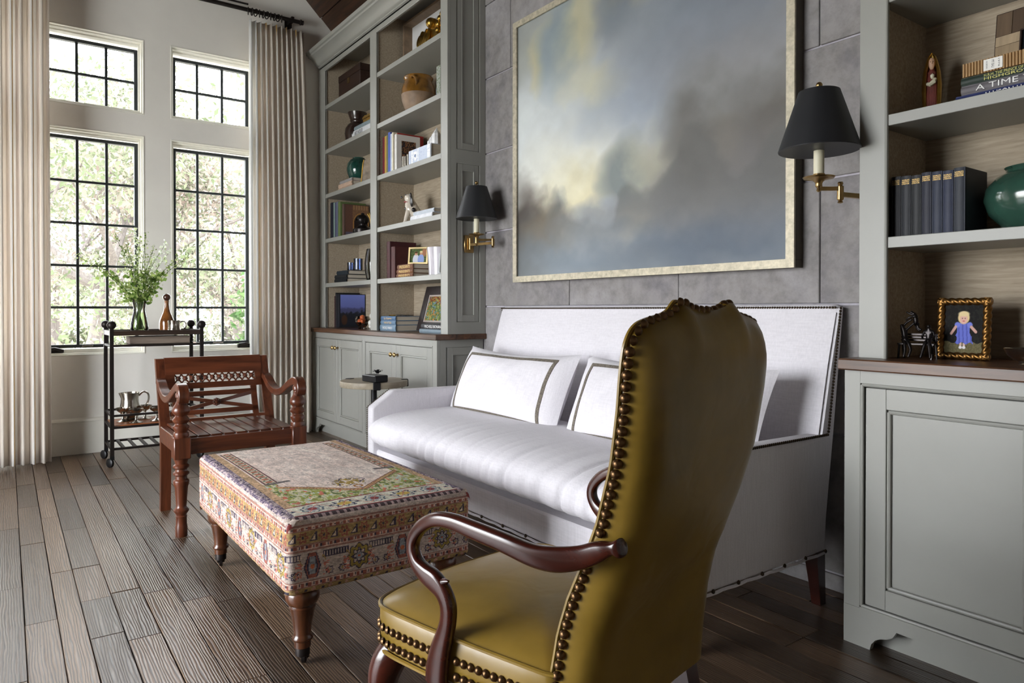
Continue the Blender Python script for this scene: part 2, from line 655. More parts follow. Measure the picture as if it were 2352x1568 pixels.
# ---------------------------------------------------------------- floor of separate planks
fl = MB().box(-6.2, 2.0, -3.0, 2.6, -0.06, -0.012).build('floor', m_gap, None, 0)
tag(fl, kind='structure')
SEAM = [-0.137, -0.045, 0.045, 0.137, 0.212, 0.309, 0.406, 0.508]
y = 0.508
while y < 2.5:
    y += rng.choice([0.088, 0.095, 0.1, 0.104, 0.112])
    SEAM.append(y)
JOINT = {1: [-3.245], 2: [-2.839], 3: [-3.339, -2.2], 4: [-3.345, -2.951], 5: [-2.52], 6: [-2.9]}
npl = 0
for k in range(len(SEAM) - 1):
    y0, y1 = SEAM[k], SEAM[k + 1]
    cuts = [-5.98]
    x = -5.98
    fixed = JOINT.get(k, [])
    while x < -0.55:
        x += rng.uniform(0.45, 1.25)
        if all(abs(x - f) > 0.3 for f in fixed):
            cuts.append(min(x, -0.55))
    cuts = sorted(cuts + fixed)
    for a, b_ in zip(cuts[:-1], cuts[1:]):
        if b_ - a < 0.08:
            continue
        g = 0.0007 + rng.random() * 0.0012
        dz = -0.012 + 0.012 + rng.uniform(-0.0012, 0.0012)
        mb = MB().box(a + 0.0008, b_ - 0.0008, y0 + g, y1 - g, -0.012, dz, 0.0016)
        mb.build('plank', m_plank, fl, 0)
        npl += 1
# the planks nobody sees (behind the camera and beyond the frame) lie in one piece
pf = MB()
yy_ = SEAM[0]
while yy_ > -2.9:
    x = -5.98
    while x < 1.9:
        L = rng.uniform(.6, 1.4)
        pf.box(x + .001, min(1.98, x + L) - .001, yy_ - .0985, yy_ - .0015, -0.012, rng.uniform(-.0012, .0012), 0.0016)
        x += L
    yy_ -= .1
for k in range(len(SEAM) - 1):
    x = -0.549
    while x < 1.9:
        L = rng.uniform(.6, 1.4)
        pf.box(x + .001, min(1.98, x + L) - .001, SEAM[k] + .0015, SEAM[k + 1] - .0015, -0.012, rng.uniform(-.0012, .0012), 0.0016)
        x += L
tag(pf.build('plank_field', m_plank, fl, 0), kind='stuff')

# ---------------------------------------------------------------- walls
WX = -6.0
HO = [(-0.62, -0.02), (0.2, 0.862), (1.045, 1.69)]
ZL, ZT = (0.715, 2.372), (2.53, 3.101)
wall = MB()
ys = [-3.0]
for a, b_ in HO:
    ys += [a, b_]
ys.append(2.6)
def top_at(yy):
    return 3.32 + (2.508 - yy) if yy > 0.2 else 3.32 + 2.308 - (0.2 - yy)
for k in range(len(ys) - 1):
    a, b_ = ys[k], ys[k + 1]
    if k % 2 == 0:
        zt0, zt1 = top_at(a) + .05, top_at(b_) + .05
        pts = [(a, 0), (b_, 0), (b_, zt1), (a, zt0)]
        if a < 0.2 < b_:
            pts = [(a, 0), (b_, 0), (b_, zt1), (0.2, top_at(0.2) + .05), (a, zt0)]
        wall.prism(pts, WX - 0.22, WX, 'x')
    else:
        wall.prism([(a, 0), (b_, 0), (b_, ZL[0]), (a, ZL[0])], WX - 0.22, WX, 'x')
        wall.prism([(a, ZL[1]), (b_, ZL[1]), (b_, ZT[0]), (a, ZT[0])], WX - 0.22, WX, 'x')
        wall.prism([(a, ZT[1]), (b_, ZT[1]), (b_, top_at(b_) + .05), (a, top_at(a) + .05)], WX - 0.22, WX, 'x')
tag(wall.build('wall_left', m_plaster, None, 0), kind='structure')

wb = tag(MB().box(-3.8, -1.16, 2.512, 2.7, 0, 3.45).box(-6.2, -3.8, 2.56, 2.7, 0, 3.45).box(-1.16, 2.0, 2.56, 2.7, 0, 3.45).build('wall_back', m_mortar, None, 0), kind='structure')
COURSE = [(0.0, 0.065, 3), (0.069, 0.585, 0), (0.589, 1.068, 1), (1.072, 1.541, 0), (1.545, 2.043, 1), (2.047, 2.521, 2), (2.525, 2.99, 3), (2.994, 3.32, 1)]
XJ = {0: [-3.8, -2.948, -2.177, -1.487, -1.166], 1: [-3.8, -3.32, -2.56, -1.83, -1.166], 2: [-3.8, -3.05, -2.27, -1.492, -1.166], 3: [-3.8, -3.501, -2.75, -1.98, -1.166]}
for z0, z1, p in COURSE:
    for a, b_ in zip(XJ[p][:-1], XJ[p][1:]):
        g = 0.0024
        yf = 2.5 + rng.uniform(0.0005, 0.0035)
        MB().box(a + g, b_ - g, yf, 2.515, z0 + g, z1 - g, 0.0025).build('stone_block', m_stone, wb, 0)
wf = MB()   # wall behind the camera with two tall window openings
for bx in ((-6.2, -4.2, 0, 5.7), (-4.2, -1.4, 0, 0.15), (-4.2, -1.4, 3.5, 5.7), (-1.4, 2.0, 0, 5.7)):
    wf.box(bx[0], bx[1], -3.2, -3.0, bx[2], bx[3])
tag(wf.build('wall_front', m_wall_dim, None, 0), kind='structure')
tag(MB().box(2.0, 2.2, -3.2, 2.7, 0, 5.7).build('wall_right', m_wall_dim, None, 0), kind='structure')

# sloped board ceiling: 45 degrees, rising from the sofa wall to a ridge
ce = MB()
ce.prism([(2.75, 3.32 - 0.242 + .06), (0.2, 5.628 + .06), (0.2, 5.628 + .25), (2.75, 3.33)], -6.2, 2.2, 'x')
ce.prism([(0.2, 5.628 + .06), (-3.2, 2.228 + .06), (-3.2, 2.228 + .25), (0.2, 5.628 + .25)], -6.2, 2.2, 'x')
ce = tag(ce.build('ceiling', m_ceil, None, 0), kind='structure')
for k in range(12):
    d0, d1 = k * 0.19 + 0.002, (k + 1) * 0.19 - 0.003
    M = Matrix.Translation((0, 2.508, 3.32)) @ Matrix.Rotation(R(-45), 4, 'X')
    xs = [-5.99, -5.99 + 1.2 + (k * 0.77) % 1.6, -2.6 + (k * 0.53) % 1.0, 1.9]
    for a, b_ in zip(xs[:-1], xs[1:]):
        MB().box(a + .002, b_ - .002, -d1, -d0, 0.006 * (k % 2), 0.05, 0.003, M).build('ceiling_board', m_ceil, ce, 0)

bb = MB()
for a, b_ in ((-3.0, 2.15),):
    bb.box(WX - 0.01, WX + 0.022, a, b_, 0, 0.235, 0.002)
    bb.prism([(WX, 0.236), (WX + 0.03, 0.236), (WX + 0.03, 0.244), (WX + 0.022, 0.254), (WX, 0.262)], a, b_, 'y')
tag(bb.build('baseboard_left', m_trim, None, 0), kind='structure')

# ---------------------------------------------------------------- windows (steel casements in stepped reveals)
def ring(mb, x0, x1, y0, y1, z0, z1, w, wb_=None):
    wb_ = w if wb_ is None else wb_
    mb.box(x0, x1, y0, y1, z1 - w, z1, 0.002)
    mb.box(x0, x1, y0, y1, z0, z0 + wb_, 0.002)
    mb.box(x0, x1, y0, y0 + w, z0 + wb_, z1 - w, 0.002)
    mb.box(x0, x1, y1 - w, y1, z0 + wb_, z1 - w, 0.002)

def window(nm, hole, zr, rows, cols, crank=None):
    (a, b_), (z0, z1) = hole, zr
    w = tag(bpy.data.objects.new(nm, None), kind='structure')
    COL.objects.link(w)
    mb = MB()
    ring(mb, WX - 0.2, WX + 0.004, a, b_, z0, z1, 0.010)
    ring(mb, WX - 0.2, WX - 0.025, a + .010, b_ - .010, z0 + .010, z1 - .010, 0.010)
    ring(mb, WX - 0.2, WX - 0.07, a + .02, b_ - .02, z0 + .02, z1 - .02, 0.011, 0.025)
    mb.build('casing', m_trim, w, 0)
    fy0, fy1, fz0, fz1 = a + .031, b_ - .031, rows[0] - .022, rows[-1] + .024
    mb = MB()
    ring(mb, -6.15, -6.105, fy0, fy1, fz0, fz1, 0.024)
    mb.build('window_frame', m_steel, w, 0)
    gy = [fy0 + .024] + cols + [fy1 - .024]
    for c in cols:
        MB().box(-6.14, -6.112, c - .0095, c + .0095, rows[0], rows[-1], 0.003).build('muntin', m_steel, w, 0)
    for z in rows[1:-1]:
        MB().box(-6.139, -6.113, gy[0], gy[-1], z - .009, z + .009, 0.003).build('muntin', m_steel, w, 0)
    for i in range(len(gy) - 1):
        for j in range(len(rows) - 1):
            MB().box(-6.128, -6.124, gy[i], gy[i + 1], rows[j], rows[j + 1]).build('pane', m_pane, w, 0)
    if crank is not None:
        mb = MB()
        zc = rows[0] - .028
        mb.box(-6.11, -6.06, crank - .055, crank + .055, zc - .03, zc + .004, 0.008)
        mb.tube([(-6.07, crank - .04, zc), (-6.045, crank, zc + .008), (-6.04, crank + .05, zc - .012)], [0.012, 0.01, 0.013], 8)
        mb.build('crank_handle', m_iron, w)
        MB().box(-6.105, -6.09, crank - .24 if crank > 1.2 else crank + .17, crank - .16 if crank > 1.2 else crank + .24, rows[0] - .014, rows[0] - .004, 0.002).build('latch', m_silver, w, 0)
    return w

ROWS = [0.79, 1.067, 1.377, 1.69, 2.0, 2.305]
TROWS = [2.562, 2.796, 3.024]
window('window_1', HO[1], ZL, ROWS, [0.432, 0.622], 0.285)
window('window_2', HO[2], ZL, ROWS, [1.261, 1.452], 1.61)
window('window_3', HO[1], ZT, TROWS, [0.432, 0.622])
window('window_4', HO[2], ZT, TROWS, [1.261, 1.452])
window('window_5', HO[0], ZL, ROWS, [-0.42, -0.22])
window('window_6', HO[0], ZT, TROWS, [-0.42, -0.22])

# ---------------------------------------------------------------- outdoors
m_lawn = mat('pale_dry_lawn', srgb(190, 184, 172), 0.95, var=0.1, scale=1.2, bump=0.3, bscale=30)
tag(MB().box(-60, -6.3, -30, 30, -0.6, -0.35).build('ground', m_lawn, None, 0), kind='structure')
m_bark = mat('tree_bark', srgb(92, 86, 82), 0.9, var=0.2, scale=9, stretch=(4, 4, 1), bump=0.6, bscale=20, dist=0.02)

def leaf_mat():
    m, n, l, b = _nodes('leaves')
    a = n.new('ShaderNodeAttribute')
    a.attribute_name = 'print'
    l.new(a.outputs['Color'], b.inputs['Base Color'])
    b.inputs['Roughness'].default_value = 0.7
    b.inputs['Specular IOR Level'].default_value = 0.1
    tr = n.new('ShaderNodeBsdfTranslucent')
    l.new(a.outputs['Color'], tr.inputs[0])
    mx = n.new('ShaderNodeMixShader')
    mx.inputs[0].default_value = 0.45
    l.new(b.outputs[0], mx.inputs[1])
    l.new(tr.outputs[0], mx.inputs[2])
    l.new(mx.outputs[0], n['Material Output'].inputs[0])
    return m
m_leaf = leaf_mat()

def leaves(name, clusters, count, size, cols, parent, seed):
    r = np.random.RandomState(seed)
    C = np.array([c[:3] for c in clusters])
    Rr = np.array([c[3] for c in clusters])
    wgt = Rr ** 2
    pick = r.choice(len(C), count, p=wgt / wgt.sum())
    d = r.normal(size=(count, 3))
    d /= np.linalg.norm(d, axis=1)[:, None]
    P = C[pick] + d * (Rr[pick] * r.rand(count) ** 0.45)[:, None]
    a = r.normal(size=(count, 3))
    a /= np.linalg.norm(a, axis=1)[:, None]
    b = np.cross(a, r.normal(size=(count, 3)))
    b /= np.linalg.norm(b, axis=1)[:, None]
    s = size * r.uniform(0.6, 1.3, count)[:, None]
    n_ = np.cross(a, b)
    V = np.stack([P - a * s, P + b * s * 0.42 - n_ * s * .12, P + a * s, P - b * s * 0.42 - n_ * s * .12], 1).reshape(-1, 3)
    me = bpy.data.meshes.new(name)
    me.vertices.add(len(V))
    me.vertices.foreach_set('co', V.ravel())
    me.loops.add(count * 4)
    me.loops.foreach_set('vertex_index', np.arange(count * 4, dtype=np.int32))
    me.polygons.add(count)
    me.polygons.foreach_set('loop_start', np.arange(count, dtype=np.int32) * 4)
    me.update(calc_edges=True)
    cl = np.array([srgb(*c) for c in cols])
    cc = cl[r.randint(0, len(cl), count)] * r.uniform(0.7, 1.25, (count, 1))
    at = me.attributes.new('print', 'FLOAT_COLOR', 'FACE')
    at.data.foreach_set('color', np.concatenate([cc, np.ones((count, 1))], 1).astype(np.float32).ravel())
    return tag(link(name, me, m_leaf, parent), kind='stuff')

def limb(mb, p, d, r, n, rr, depth, tips):
    pts, rad = [p], [r]
    q = Vector(p)
    d = Vector(d)
    for k in range(n):
        d = (d + Vector((rr.uniform(-.35, .35), rr.uniform(-.35, .35), rr.uniform(-.1, .25)))).normalized() * d.length
        q = q + d
        pts.append(tuple(q))
        rad.append(r * (1 - 0.8 * (k + 1) / n))
        if depth > 0 and k > 0:
            s = Vector((rr.uniform(-1, 1), rr.uniform(-1, 1), rr.uniform(0.0, .8))).normalized() * d.length * 0.8
            limb(mb, tuple(q), tuple(s), rad[-1] * 0.7, n - 1, rr, depth - 1, tips)
    tips.append(tuple(q))
    mb.tube(pts, rad, 6)

def tree(label, x, y, trunk_r, fork, spread, count, size, cols, seed, lean=0.0):
    t = thing('tree', label, 'tree', (x, y, -0.35), group=None)
    rr = random.Random(seed)
    mb = MB()
    top = (lean, lean * .5, fork)
    mb.tube([(0, 0, -.1), (0, 0, .15), (lean * .4, 0, fork * .5), top], [trunk_r * 1.5, trunk_r * 1.1, trunk_r, trunk_r * .85], 10)
    mb.build('trunk', m_bark, t)
    mb = MB()
    tips = []
    for k in range(5):
        a = 2 * PI * k / 5 + rr.random()
        limb(mb, top, (math.cos(a) * spread * .22, math.sin(a) * spread * .22, spread * .16), trunk_r * .6, 4, rr, 1, tips)
    mb.build('branches', m_bark, t)
    low = [(rr.gauss(0, spread * .55), rr.gauss(0, spread * .55), rr.uniform(1.3, fork + 1.0), spread * .26) for _ in range(12)]
    leaves('foliage', [(*p, spread * .3) for p in tips] + low, count, size, cols, t, seed)
    return t

GR = [(112, 118, 96), (128, 130, 112), (138, 134, 122), (98, 108, 82)]
PK = [(142, 128, 120), (130, 126, 114), (110, 116, 94), (146, 136, 126)]
tree('spreading oak with a forked trunk outside the left window', -13.6, 1.2, 0.13, 1.7, 3.0, 22000, 0.055, GR, 3, 0.25)
tree('slim pale trunk of a tree further back, left of the forked oak', -19.5, 0.9, 0.13, 2.0, 3.4, 15000, 0.065, PK, 5)
tree('hazy pinkish tree seen through the right window', -16.5, 4.3, 0.11, 1.5, 3.2, 22000, 0.06, PK, 8, -0.2)
tree('far bushy tree behind the oak, to its left', -26, -1.2, 0.18, 1.6, 4.4, 14000, 0.09, GR, 11)
tree('far tree behind the pinkish one, crown filling the right window', -27, 6.6, 0.18, 1.8, 4.8, 14000, 0.09, PK, 12)
sb = thing('shrub', 'leafy green shrub close outside the right-hand edge of the right window', 'shrub', (-8.1, 2.33, -0.35))
leaves('foliage', [(0, .05, .5, .32), (.05, .0, .9, .34), (0, -.02, 1.4, .33), (0, .06, 1.8, .26), (-.1, .12, 2.3, .2), (0, .1, 2.7, .16)], 1500, 0.06, [(62, 88, 50), (84, 108, 66), (104, 120, 88), (70, 96, 58)], sb, 21)
MB().tube([(0, .05, 0), (.02, .04, 1.2), (0, .06, 2.7)], [.03, .022, .01], 6).build('stem', m_bark, sb)
hd = thing('hedge', 'low clipped hedge far across the lawn', 'hedge', (-27, 3, -0.35))
leaves('foliage', [(0, k * .9 - 8, .5, .65) for k in range(19)], 6000, 0.11, GR, hd, 31)
# ---------------------------------------------------------------- built-in cabinets
def bead(mb, x0, x1, z0, z1, y, r):
    for p, q in (((x0, y, z0), (x1, y, z0)), ((x0, y, z1), (x1, y, z1)), ((x0, y, z0), (x0, y, z1)), ((x1, y, z0), (x1, y, z1))):
        mb.tube([p, q], r, 8)

def framed_panel(mb, x0, x1, z0, z1, y, st, depth=0.02, rec=0.011):
    """stiles and rails around a recessed flat panel with an inner bead; front face at y, facing -Y"""
    mb.box(x0, x0 + st, y, y + depth, z0, z1, 0.0015)
    mb.box(x1 - st, x1, y, y + depth, z0, z1, 0.0015)
    mb.box(x0 + st, x1 - st, y, y + depth, z0, z0 + st, 0.0015)
    mb.box(x0 + st, x1 - st, y, y + depth, z1 - st, z1, 0.0015)
    mb.box(x0 + st, x1 - st, y + rec, y + depth, z0 + st, z1 - st)
    bead(mb, x0 + st + .007, x1 - st - .007, z0 + st + .007, z1 - st - .007, y + .0065, 0.0065)

def knob(parent, x, y, z):
    prof = [(0.004, 0), (0.008, 0.001), (0.006, 0.006), (0.0045, 0.014), (0.009, 0.02), (0.0155, 0.026), (0.0165, 0.031), (0.012, 0.037), (0.005, 0.040), (0.0, 0.0405)]
    return MB().lathe(prof, n=16, M=Tm((x, y, z), rx=PI / 2)).build('knob', m_brass, parent)

def skirt(mb, x0, x1, y0, y1, left=True, right=True):
    cut = [(0.083, 0.0), (0.088, 0.02), (0.1, 0.036), (0.115, 0.046), (0.135, 0.052), (0.152, 0.063), (0.163, 0.083)]
    pts = [(x0, 0.12), (x0, 0)] + [(x0 + a, b) for a, b in cut] + [(x1 - a, b) for a, b in reversed(cut)] + [(x1, 0), (x1, 0.12)]
    mb.prism(pts, y0, y1, 'y')

def base_cabinet(label, x0, x1, doors, pairs):
    F, B_ = 2.158, 2.5
    t = thing('base_cabinet', label, 'cabinet', (0, 0, 0))
    mb = MB()
    xs = []
    for a, b in pairs:
        xs += [a, b]
    edges = [x0] + xs + [x1]
    for k in range(0, len(edges), 2):
        mb.box(edges[k], edges[k + 1], F, F + .022, 0.12, 0.862, 0.001)
    for a, b in pairs:
        mb.box(a, b, F, F + .022, 0.822, 0.862)
        mb.box(a, b, F, F + .022, 0.12, 0.124)
        bead(mb, a + .005, b - .005, 0.129, 0.817, F + .003, 0.0055)
    mb.box(x0 + .02, x1 - .02, F + .022, B_, 0.12, 0.862)
    mb.build('cabinet_body', m_paint, t, 0)
    sk = MB()
    skirt(sk, x0, x1, F, F + .02)
    sk.build('skirt', m_paint, t, 0)
    MB().box(x0 + .03, x1 - .03, F + .062, F + .08, 0, 0.12).build('toe_board', m_paint, t, 0)
    for a, b, k in doors:
        d = MB()
        framed_panel(d, a, b, 0.137, 0.809, F + .002, 0.062)
        o = d.build('door', m_paint, t, 0)
        if k is not None:
            knob(o, k, F + .002, 0.744)
    return t

LC = base_cabinet('grey painted base cabinet with four doors, left of the sofa', -5.97, -3.80,
                  [(-5.914, -5.4265, -5.455), (-5.4235, -4.934, -5.395), (-4.863, -4.366, -4.392), (-4.363, -3.866, -4.335)], [(-5.927, -4.921), (-4.876, -3.852)])
RC = base_cabinet('grey painted base cabinet at the right edge, beside the sofa', -1.197, 0.62,
                  [(-1.13, -0.642, None), (-0.639, -0.15, None)], [(-1.146, -0.134)])
# the panelled end of the left cabinet, seen from the sofa niche (faces +X)
def end_panel(parent, X, side, panels, y0=2.158, y1=2.5, z0=0.0, z1=0.862, holes=None):
    """X: outer face; side +1 faces +X, -1 faces -X. panels: (ya, yb, za, zb, inset)"""
    mb = MB()
    T0, T1 = (X - side * .02, X)
    zs = [z0] + [q for p in panels for q in (p[2], p[3])] + [z1]
    ya, yb = panels[0][0], panels[0][1]
    mb.box(T0, T1, y0, ya, z0, z1)
    mb.box(T0, T1, yb, y1, z0, z1)
    for k in range(0, len(zs), 2):
        mb.box(T0, T1, ya, yb, zs[k], zs[k + 1])
    for ya, yb, za, zb, ins in panels:
        Xp = X - side * .010
        mb.box(T0, Xp, ya, yb, za, zb)
        for p, q in (((ya, za), (yb, za)), ((ya, zb), (yb, zb)), ((ya, za), (ya, zb)), ((yb, za), (yb, zb))):
            mb.tube([(X - side * .006, p[0], p[1]), (X - side * .006, q[0], q[1])], .006, 8)
        a, b, c, d = ya + .006, yb - .006, za + .006, zb - .006
        w = ins - .012
        mb.box(Xp, X - side * .002, a + .004, a + w, c, d, .001)
        mb.box(Xp, X - side * .002, b - w, b - .004, c, d, .001)
        mb.box(Xp, X - side * .002, a + w, b - w, c, c + w, .001)
        mb.box(Xp, X - side * .002, a + w, b - w, d - w, d, .001)
        for p, q in (((a + w, c + w), (b - w, c + w)), ((a + w, d - w), (b - w, d - w)), ((a + w, c + w), (a + w, d - w)), ((b - w, c + w), (b - w, d - w))):
            mb.tube([(X - side * .006, p[0], p[1]), (X - side * .006, q[0], q[1])], .0055, 8)
    return mb.build('end_panel', m_paint, parent, 0)
end_panel(LC, -3.80, 1, [(2.223, 2.475, 0.137, 0.817, 0.056)], y0=2.1802, z0=0.0)
end_panel(RC, -1.197, -1, [(2.223, 2.475, 0.137, 0.817, 0.056)], y0=2.1802, z0=0.0)

def countertop(label, x0, x1):
    o = MB().box(x0, x1, 2.126, 2.535, 0.862, 0.897, 0.004).build('countertop', m_counter, None, 0)
    return tag(o, label, 'countertop')
countertop('brown walnut countertop under the left bookcase', -5.97, -3.763)
countertop('brown walnut countertop under the right shelves', -1.204, 0.64)

SH = [1.2756, 1.6545, 2.0355, 2.4155, 2.7935]
def bookcase(label, bays, x0, x1, crown, stiles):
    F, BK = 2.22, 2.535
    t = thing('bookcase', label, 'bookcase', (0, 0, 0.897))
    t.location = (0, 0, 0)
    mb = MB()
    for a, b in stiles:
        mb.box(a, b, F, F + .022, 0.897, 3.15, 0.001)
    for a, b in bays:
        mb.box(a, b, F, F + .022, 3.092, 3.15)
        for p, q in (((a, .897), (a, 3.092)), ((b, .897), (b, 3.092)), ((a, 3.092), (b, 3.092))):
            mb.tube([(p[0], F + .004, p[1]), (q[0], F + .004, q[1])], .0055, 8)
    mb.build('face_frame', m_paint, t, 0)
    for a, b in bays:
        MB().box(a - .03, b + .03, BK, BK + .015, .897, 3.24).build('back_panel', m_grass, t, 0)
        MB().box(a - .025, a - .008 if a < -2 else a - .022, F + .022, BK, .897, 3.236).build('side_lining', m_grass, t, 0)
        MB().box(b + .012, b + .03, F + .022, BK, .897, 3.236).build('side_lining', m_grass, t, 0)
        MB().box(a - .02, b + .02, F + .022, BK, 3.234, 3.244).build('bay_top', m_paint, t, 0)
        for z in SH:
            MB().box(a + .001, b - .001, F + .006, F + .04, z - .034, z, 0.0015).box(a - (.0078 if a < -2 else .0218), b + .0118, F + .0225, BK - .0005, z - .0338, z - .0002).build('shelf', m_paint, t, 0)
    mb = MB()
    cr = [(F + .02, 3.125), (F, 3.125), (F, 3.135), (F - .014, 3.138), (F - .014, 3.148), (F - .026, 3.152), (F - .036, 3.16), (F - .05, 3.178), (F - .072, 3.198), (F - .1, 3.208), (F - .104, 3.22), (F - .118, 3.224), (F - .122, 3.25), (F + .02, 3.25)]
    mb.prism(cr, crown[0], crown[1], 'x')
    mb.box(x0, x1, F + .02, BK, 3.244, 3.25)
    mb.build('crown_moulding', m_paint, t, 25)
    return t
BL = bookcase('tall grey built-in bookcase with two bays of shelves, left of the painting', [(-5.839, -4.908), (-4.808, -3.855)], -5.99, -3.774, (-5.955, -3.66), [(-5.97, -5.839), (-4.908, -4.808), (-3.855, -3.774)])
BR = bookcase('tall grey built-in shelves at the right edge, above the walnut countertop', [(-1.103, -0.15)], -1.185, 0.6, (-1.3, 0.62), [(-1.185, -1.103), (-0.15, 0.6)])
end_panel(BL, -3.774, 1, [(2.283, 2.46, 0.969, 1.970, 0.05), (2.283, 2.46, 2.049, 3.12, 0.05)], y0=2.2422, y1=2.5, z0=.897, z1=3.245)
end_panel(BR, -1.185, -1, [(2.283, 2.46, 0.969, 1.970, 0.05), (2.283, 2.46, 2.049, 3.12, 0.05)], y0=2.2422, y1=2.5, z0=.897, z1=3.245)
# ---------------------------------------------------------------- helpers for furniture given in room coordinates
def root_of(o):
    while o.parent is not None:
        o = o.parent
    return o

def W_(mb, name, m, parent, smooth=40):
    """build a part from room coordinates under a thing that stands (unrotated) at its base"""
    L = root_of(parent).location
    mb.v = [(p[0] - L.x, p[1] - L.y, p[2] - L.z) for p in mb.v]
    return mb.build(name, m, parent, smooth)

def inset(poly, d):
    n = len(poly)
    area_ = sum(poly[i][0] * poly[(i + 1) % n][1] - poly[(i + 1) % n][0] * poly[i][1] for i in range(n))
    s = 1 if area_ > 0 else -1
    out = []
    for i in range(n):
        a, b, c = Vector(poly[i - 1]), Vector(poly[i]), Vector(poly[(i + 1) % n])
        e1, e2 = (b - a).normalized(), (c - b).normalized()
        n1, n2 = Vector((-e1.y, e1.x)) * s, Vector((-e2.y, e2.x)) * s
        k = n1 + n2
        k = k / max(0.35, 1 + n1.dot(n2))
        out.append((b.x + k.x * d, b.y + k.y * d))
    return out

def round_poly(poly, r, n=4):
    """round the corners of a 2-D outline"""
    out = []
    m = len(poly)
    for i in range(m):
        a, b, c = Vector(poly[i - 1]), Vector(poly[i]), Vector(poly[(i + 1) % m])
        q = min(r, (a - b).length * .45, (c - b).length * .45)
        p0, p1 = b + (a - b).normalized() * q, b + (c - b).normalized() * q
        for k in range(n + 1):
            t = k / n
            v = p0 * (1 - t) ** 2 + b * 2 * t * (1 - t) + p1 * t * t
            out.append((v.x, v.y))
    return out

def soft_prism(mb, poly, h0, h1, r=0.01, axis='x', M=None, steps=3):
    """extrude an outline with rounded-over ends"""
    def p3(a, b, h):
        return (a, h, b) if axis == 'y' else (h, a, b) if axis == 'x' else (a, b, h)
    s = 1 if h1 > h0 else -1
    secs = []
    for k in range(steps + 1):
        a = PI / 2 * k / steps
        secs.append([p3(p[0], p[1], h0 + s * r * (1 - math.cos(a)) ) for p in inset(poly, r * (1 - math.sin(a)))])
    for k in range(steps, -1, -1):
        a = PI / 2 * k / steps
        secs.append([p3(p[0], p[1], h1 - s * r * (1 - math.cos(a))) for p in inset(poly, r * (1 - math.sin(a)))])
    return mb.loft(secs, True, False, M)

def nails(mb, pts, r, n=6, nrm=None):
    """domed nail heads at pts; nrm: outward direction"""
    z = Vector(nrm).normalized()
    q = z.to_track_quat('Z', 'Y').to_matrix().to_4x4()
    for p in pts:
        mb.lathe([(r, 0), (r * .8, r * .45), (r * .4, r * .72), (0, r * .8)], n=n, M=Matrix.Translation(p) @ q)
    return mb

def along(pts, step):
    """points every `step` metres along a polyline"""
    P = [Vector(p) for p in pts]
    out = []
    d = 0.0
    for a, b in zip(P[:-1], P[1:]):
        L = (b - a).length
        while d <= L:
            out.append(tuple(a + (b - a) * (d / L)))
            d += step
        d -= L
    return out

m_nail = mat('antique_brass_nail', srgb(104, 78, 52), 0.34, 0.9, var=0.15, scale=40)
m_nail_dark = mat('dark_bronze_nail', srgb(66, 54, 42), 0.4, 0.8, var=0.15, scale=40)

# ---------------------------------------------------------------- sofa
sofa = thing('sofa', 'long white linen high-back settee with brass nailhead trim against the stone wall', 'sofa', (-2.455, 2.0, 0))
SX0, SX1 = -3.53, -1.38
BX0, BX1 = -3.5265, -1.3835
arm = [(1.575, .19), (1.575, .53), (1.70, .613), (2.40, .605), (2.366, .19)]
for nm, a, b in (('arm', SX0, -3.465), ('arm', -1.445, SX1)):
    mb = MB()
    soft_prism(mb, round_poly(arm, .016), a, b, 0.012, 'x')
    W_(mb, nm, m_linen, sofa, 50)
back = [(2.29, .3), (2.335, .6), (2.392, .84), (2.448, 1.045), (2.456, 1.064), (2.468, 1.07), (2.496, 1.07), (2.43, .6), (2.366, .185), (2.28, .185)]
mb = MB()
n_ = 60
secs = []
for k in range(n_ + 1):
    x = BX0 + (BX1 - BX0) * k / n_
    e = min(x - BX0, BX1 - x)
    q = max(0, 1 - e / .03) ** 2 * .012
    ring_ = []
    for i, (yy, zz) in enumerate(inset(back, q)):
        ring_.append((x, yy, zz))
    secs.append(ring_)
mb.loft(secs)
W_(mb, 'back', m_linen, sofa, 35)
# padded inside of the back, gently crowned
def back_pad(u, v):
    x = SX0 + .012 + (SX1 - SX0 - .024) * u
    z = .42 + (1.04 - .42) * v
    yb = float(np.interp(z, [.3, .6, .84, 1.045], [2.29, 2.335, 2.392, 2.448]))
    d = .020 * math.sin(PI / 2 * min(1, min(u, 1 - u) / .09)) * math.sin(PI / 2 * min(1, (1 - v) / .3))
    w = .002 * math.sin(u * 43 + v * 5) * v
    return (x, yb - d - w + .002, z)
W_(MB().grid(back_pad, 80, 16), 'back_pad', m_linen, sofa, 60)
mb = MB()
mb.box(-3.47, -1.44, 1.60, 2.34, .19, .305, .008)
W_(mb, 'seat_deck', m_linen, sofa, 0)
# one long loose seat cushion with puckers along the front roll
secs = []
nx, nr = 260, 44
rr_ = random.Random(5)
pk = [(rr_.uniform(0, 1), rr_.uniform(.004, .011), rr_.uniform(.003, .008)) for _ in range(40)]
for k in range(nx + 1):
    u = k / nx
    x = -3.478 + 2.05 * u
    e = min(u, 1 - u) * 2.05
    sc = (1 - max(0, 1 - e / .09) ** 2.2) ** .5
    sc = max(sc, .05)
    ring_ = []
    for j in range(nr):
        a = 2 * PI * j / nr
        ca, sa = math.cos(a), math.sin(a)
        ex = .62
        yy = 1.93 + .40 * math.copysign(abs(ca) ** ex, ca)
        zz = .405 + (.098 if sa > 0 else .093) * sc * math.copysign(abs(sa) ** .72, sa)
        if ca < 0 and e < .09:
            yy += (1 - sc) * .05
        front = max(0, -ca)
        wv = sum(am * math.exp(-((u - c - .02 * sa) / wd) ** 2) for c, wd, am in pk)
        zz += .02 * max(0, sa) * math.sin(PI * u) ** .5 - wv * max(0, sa) * front * 1.4
        yy += wv * front * 1.6
        ring_.append((x, yy, zz))
    secs.append(ring_)
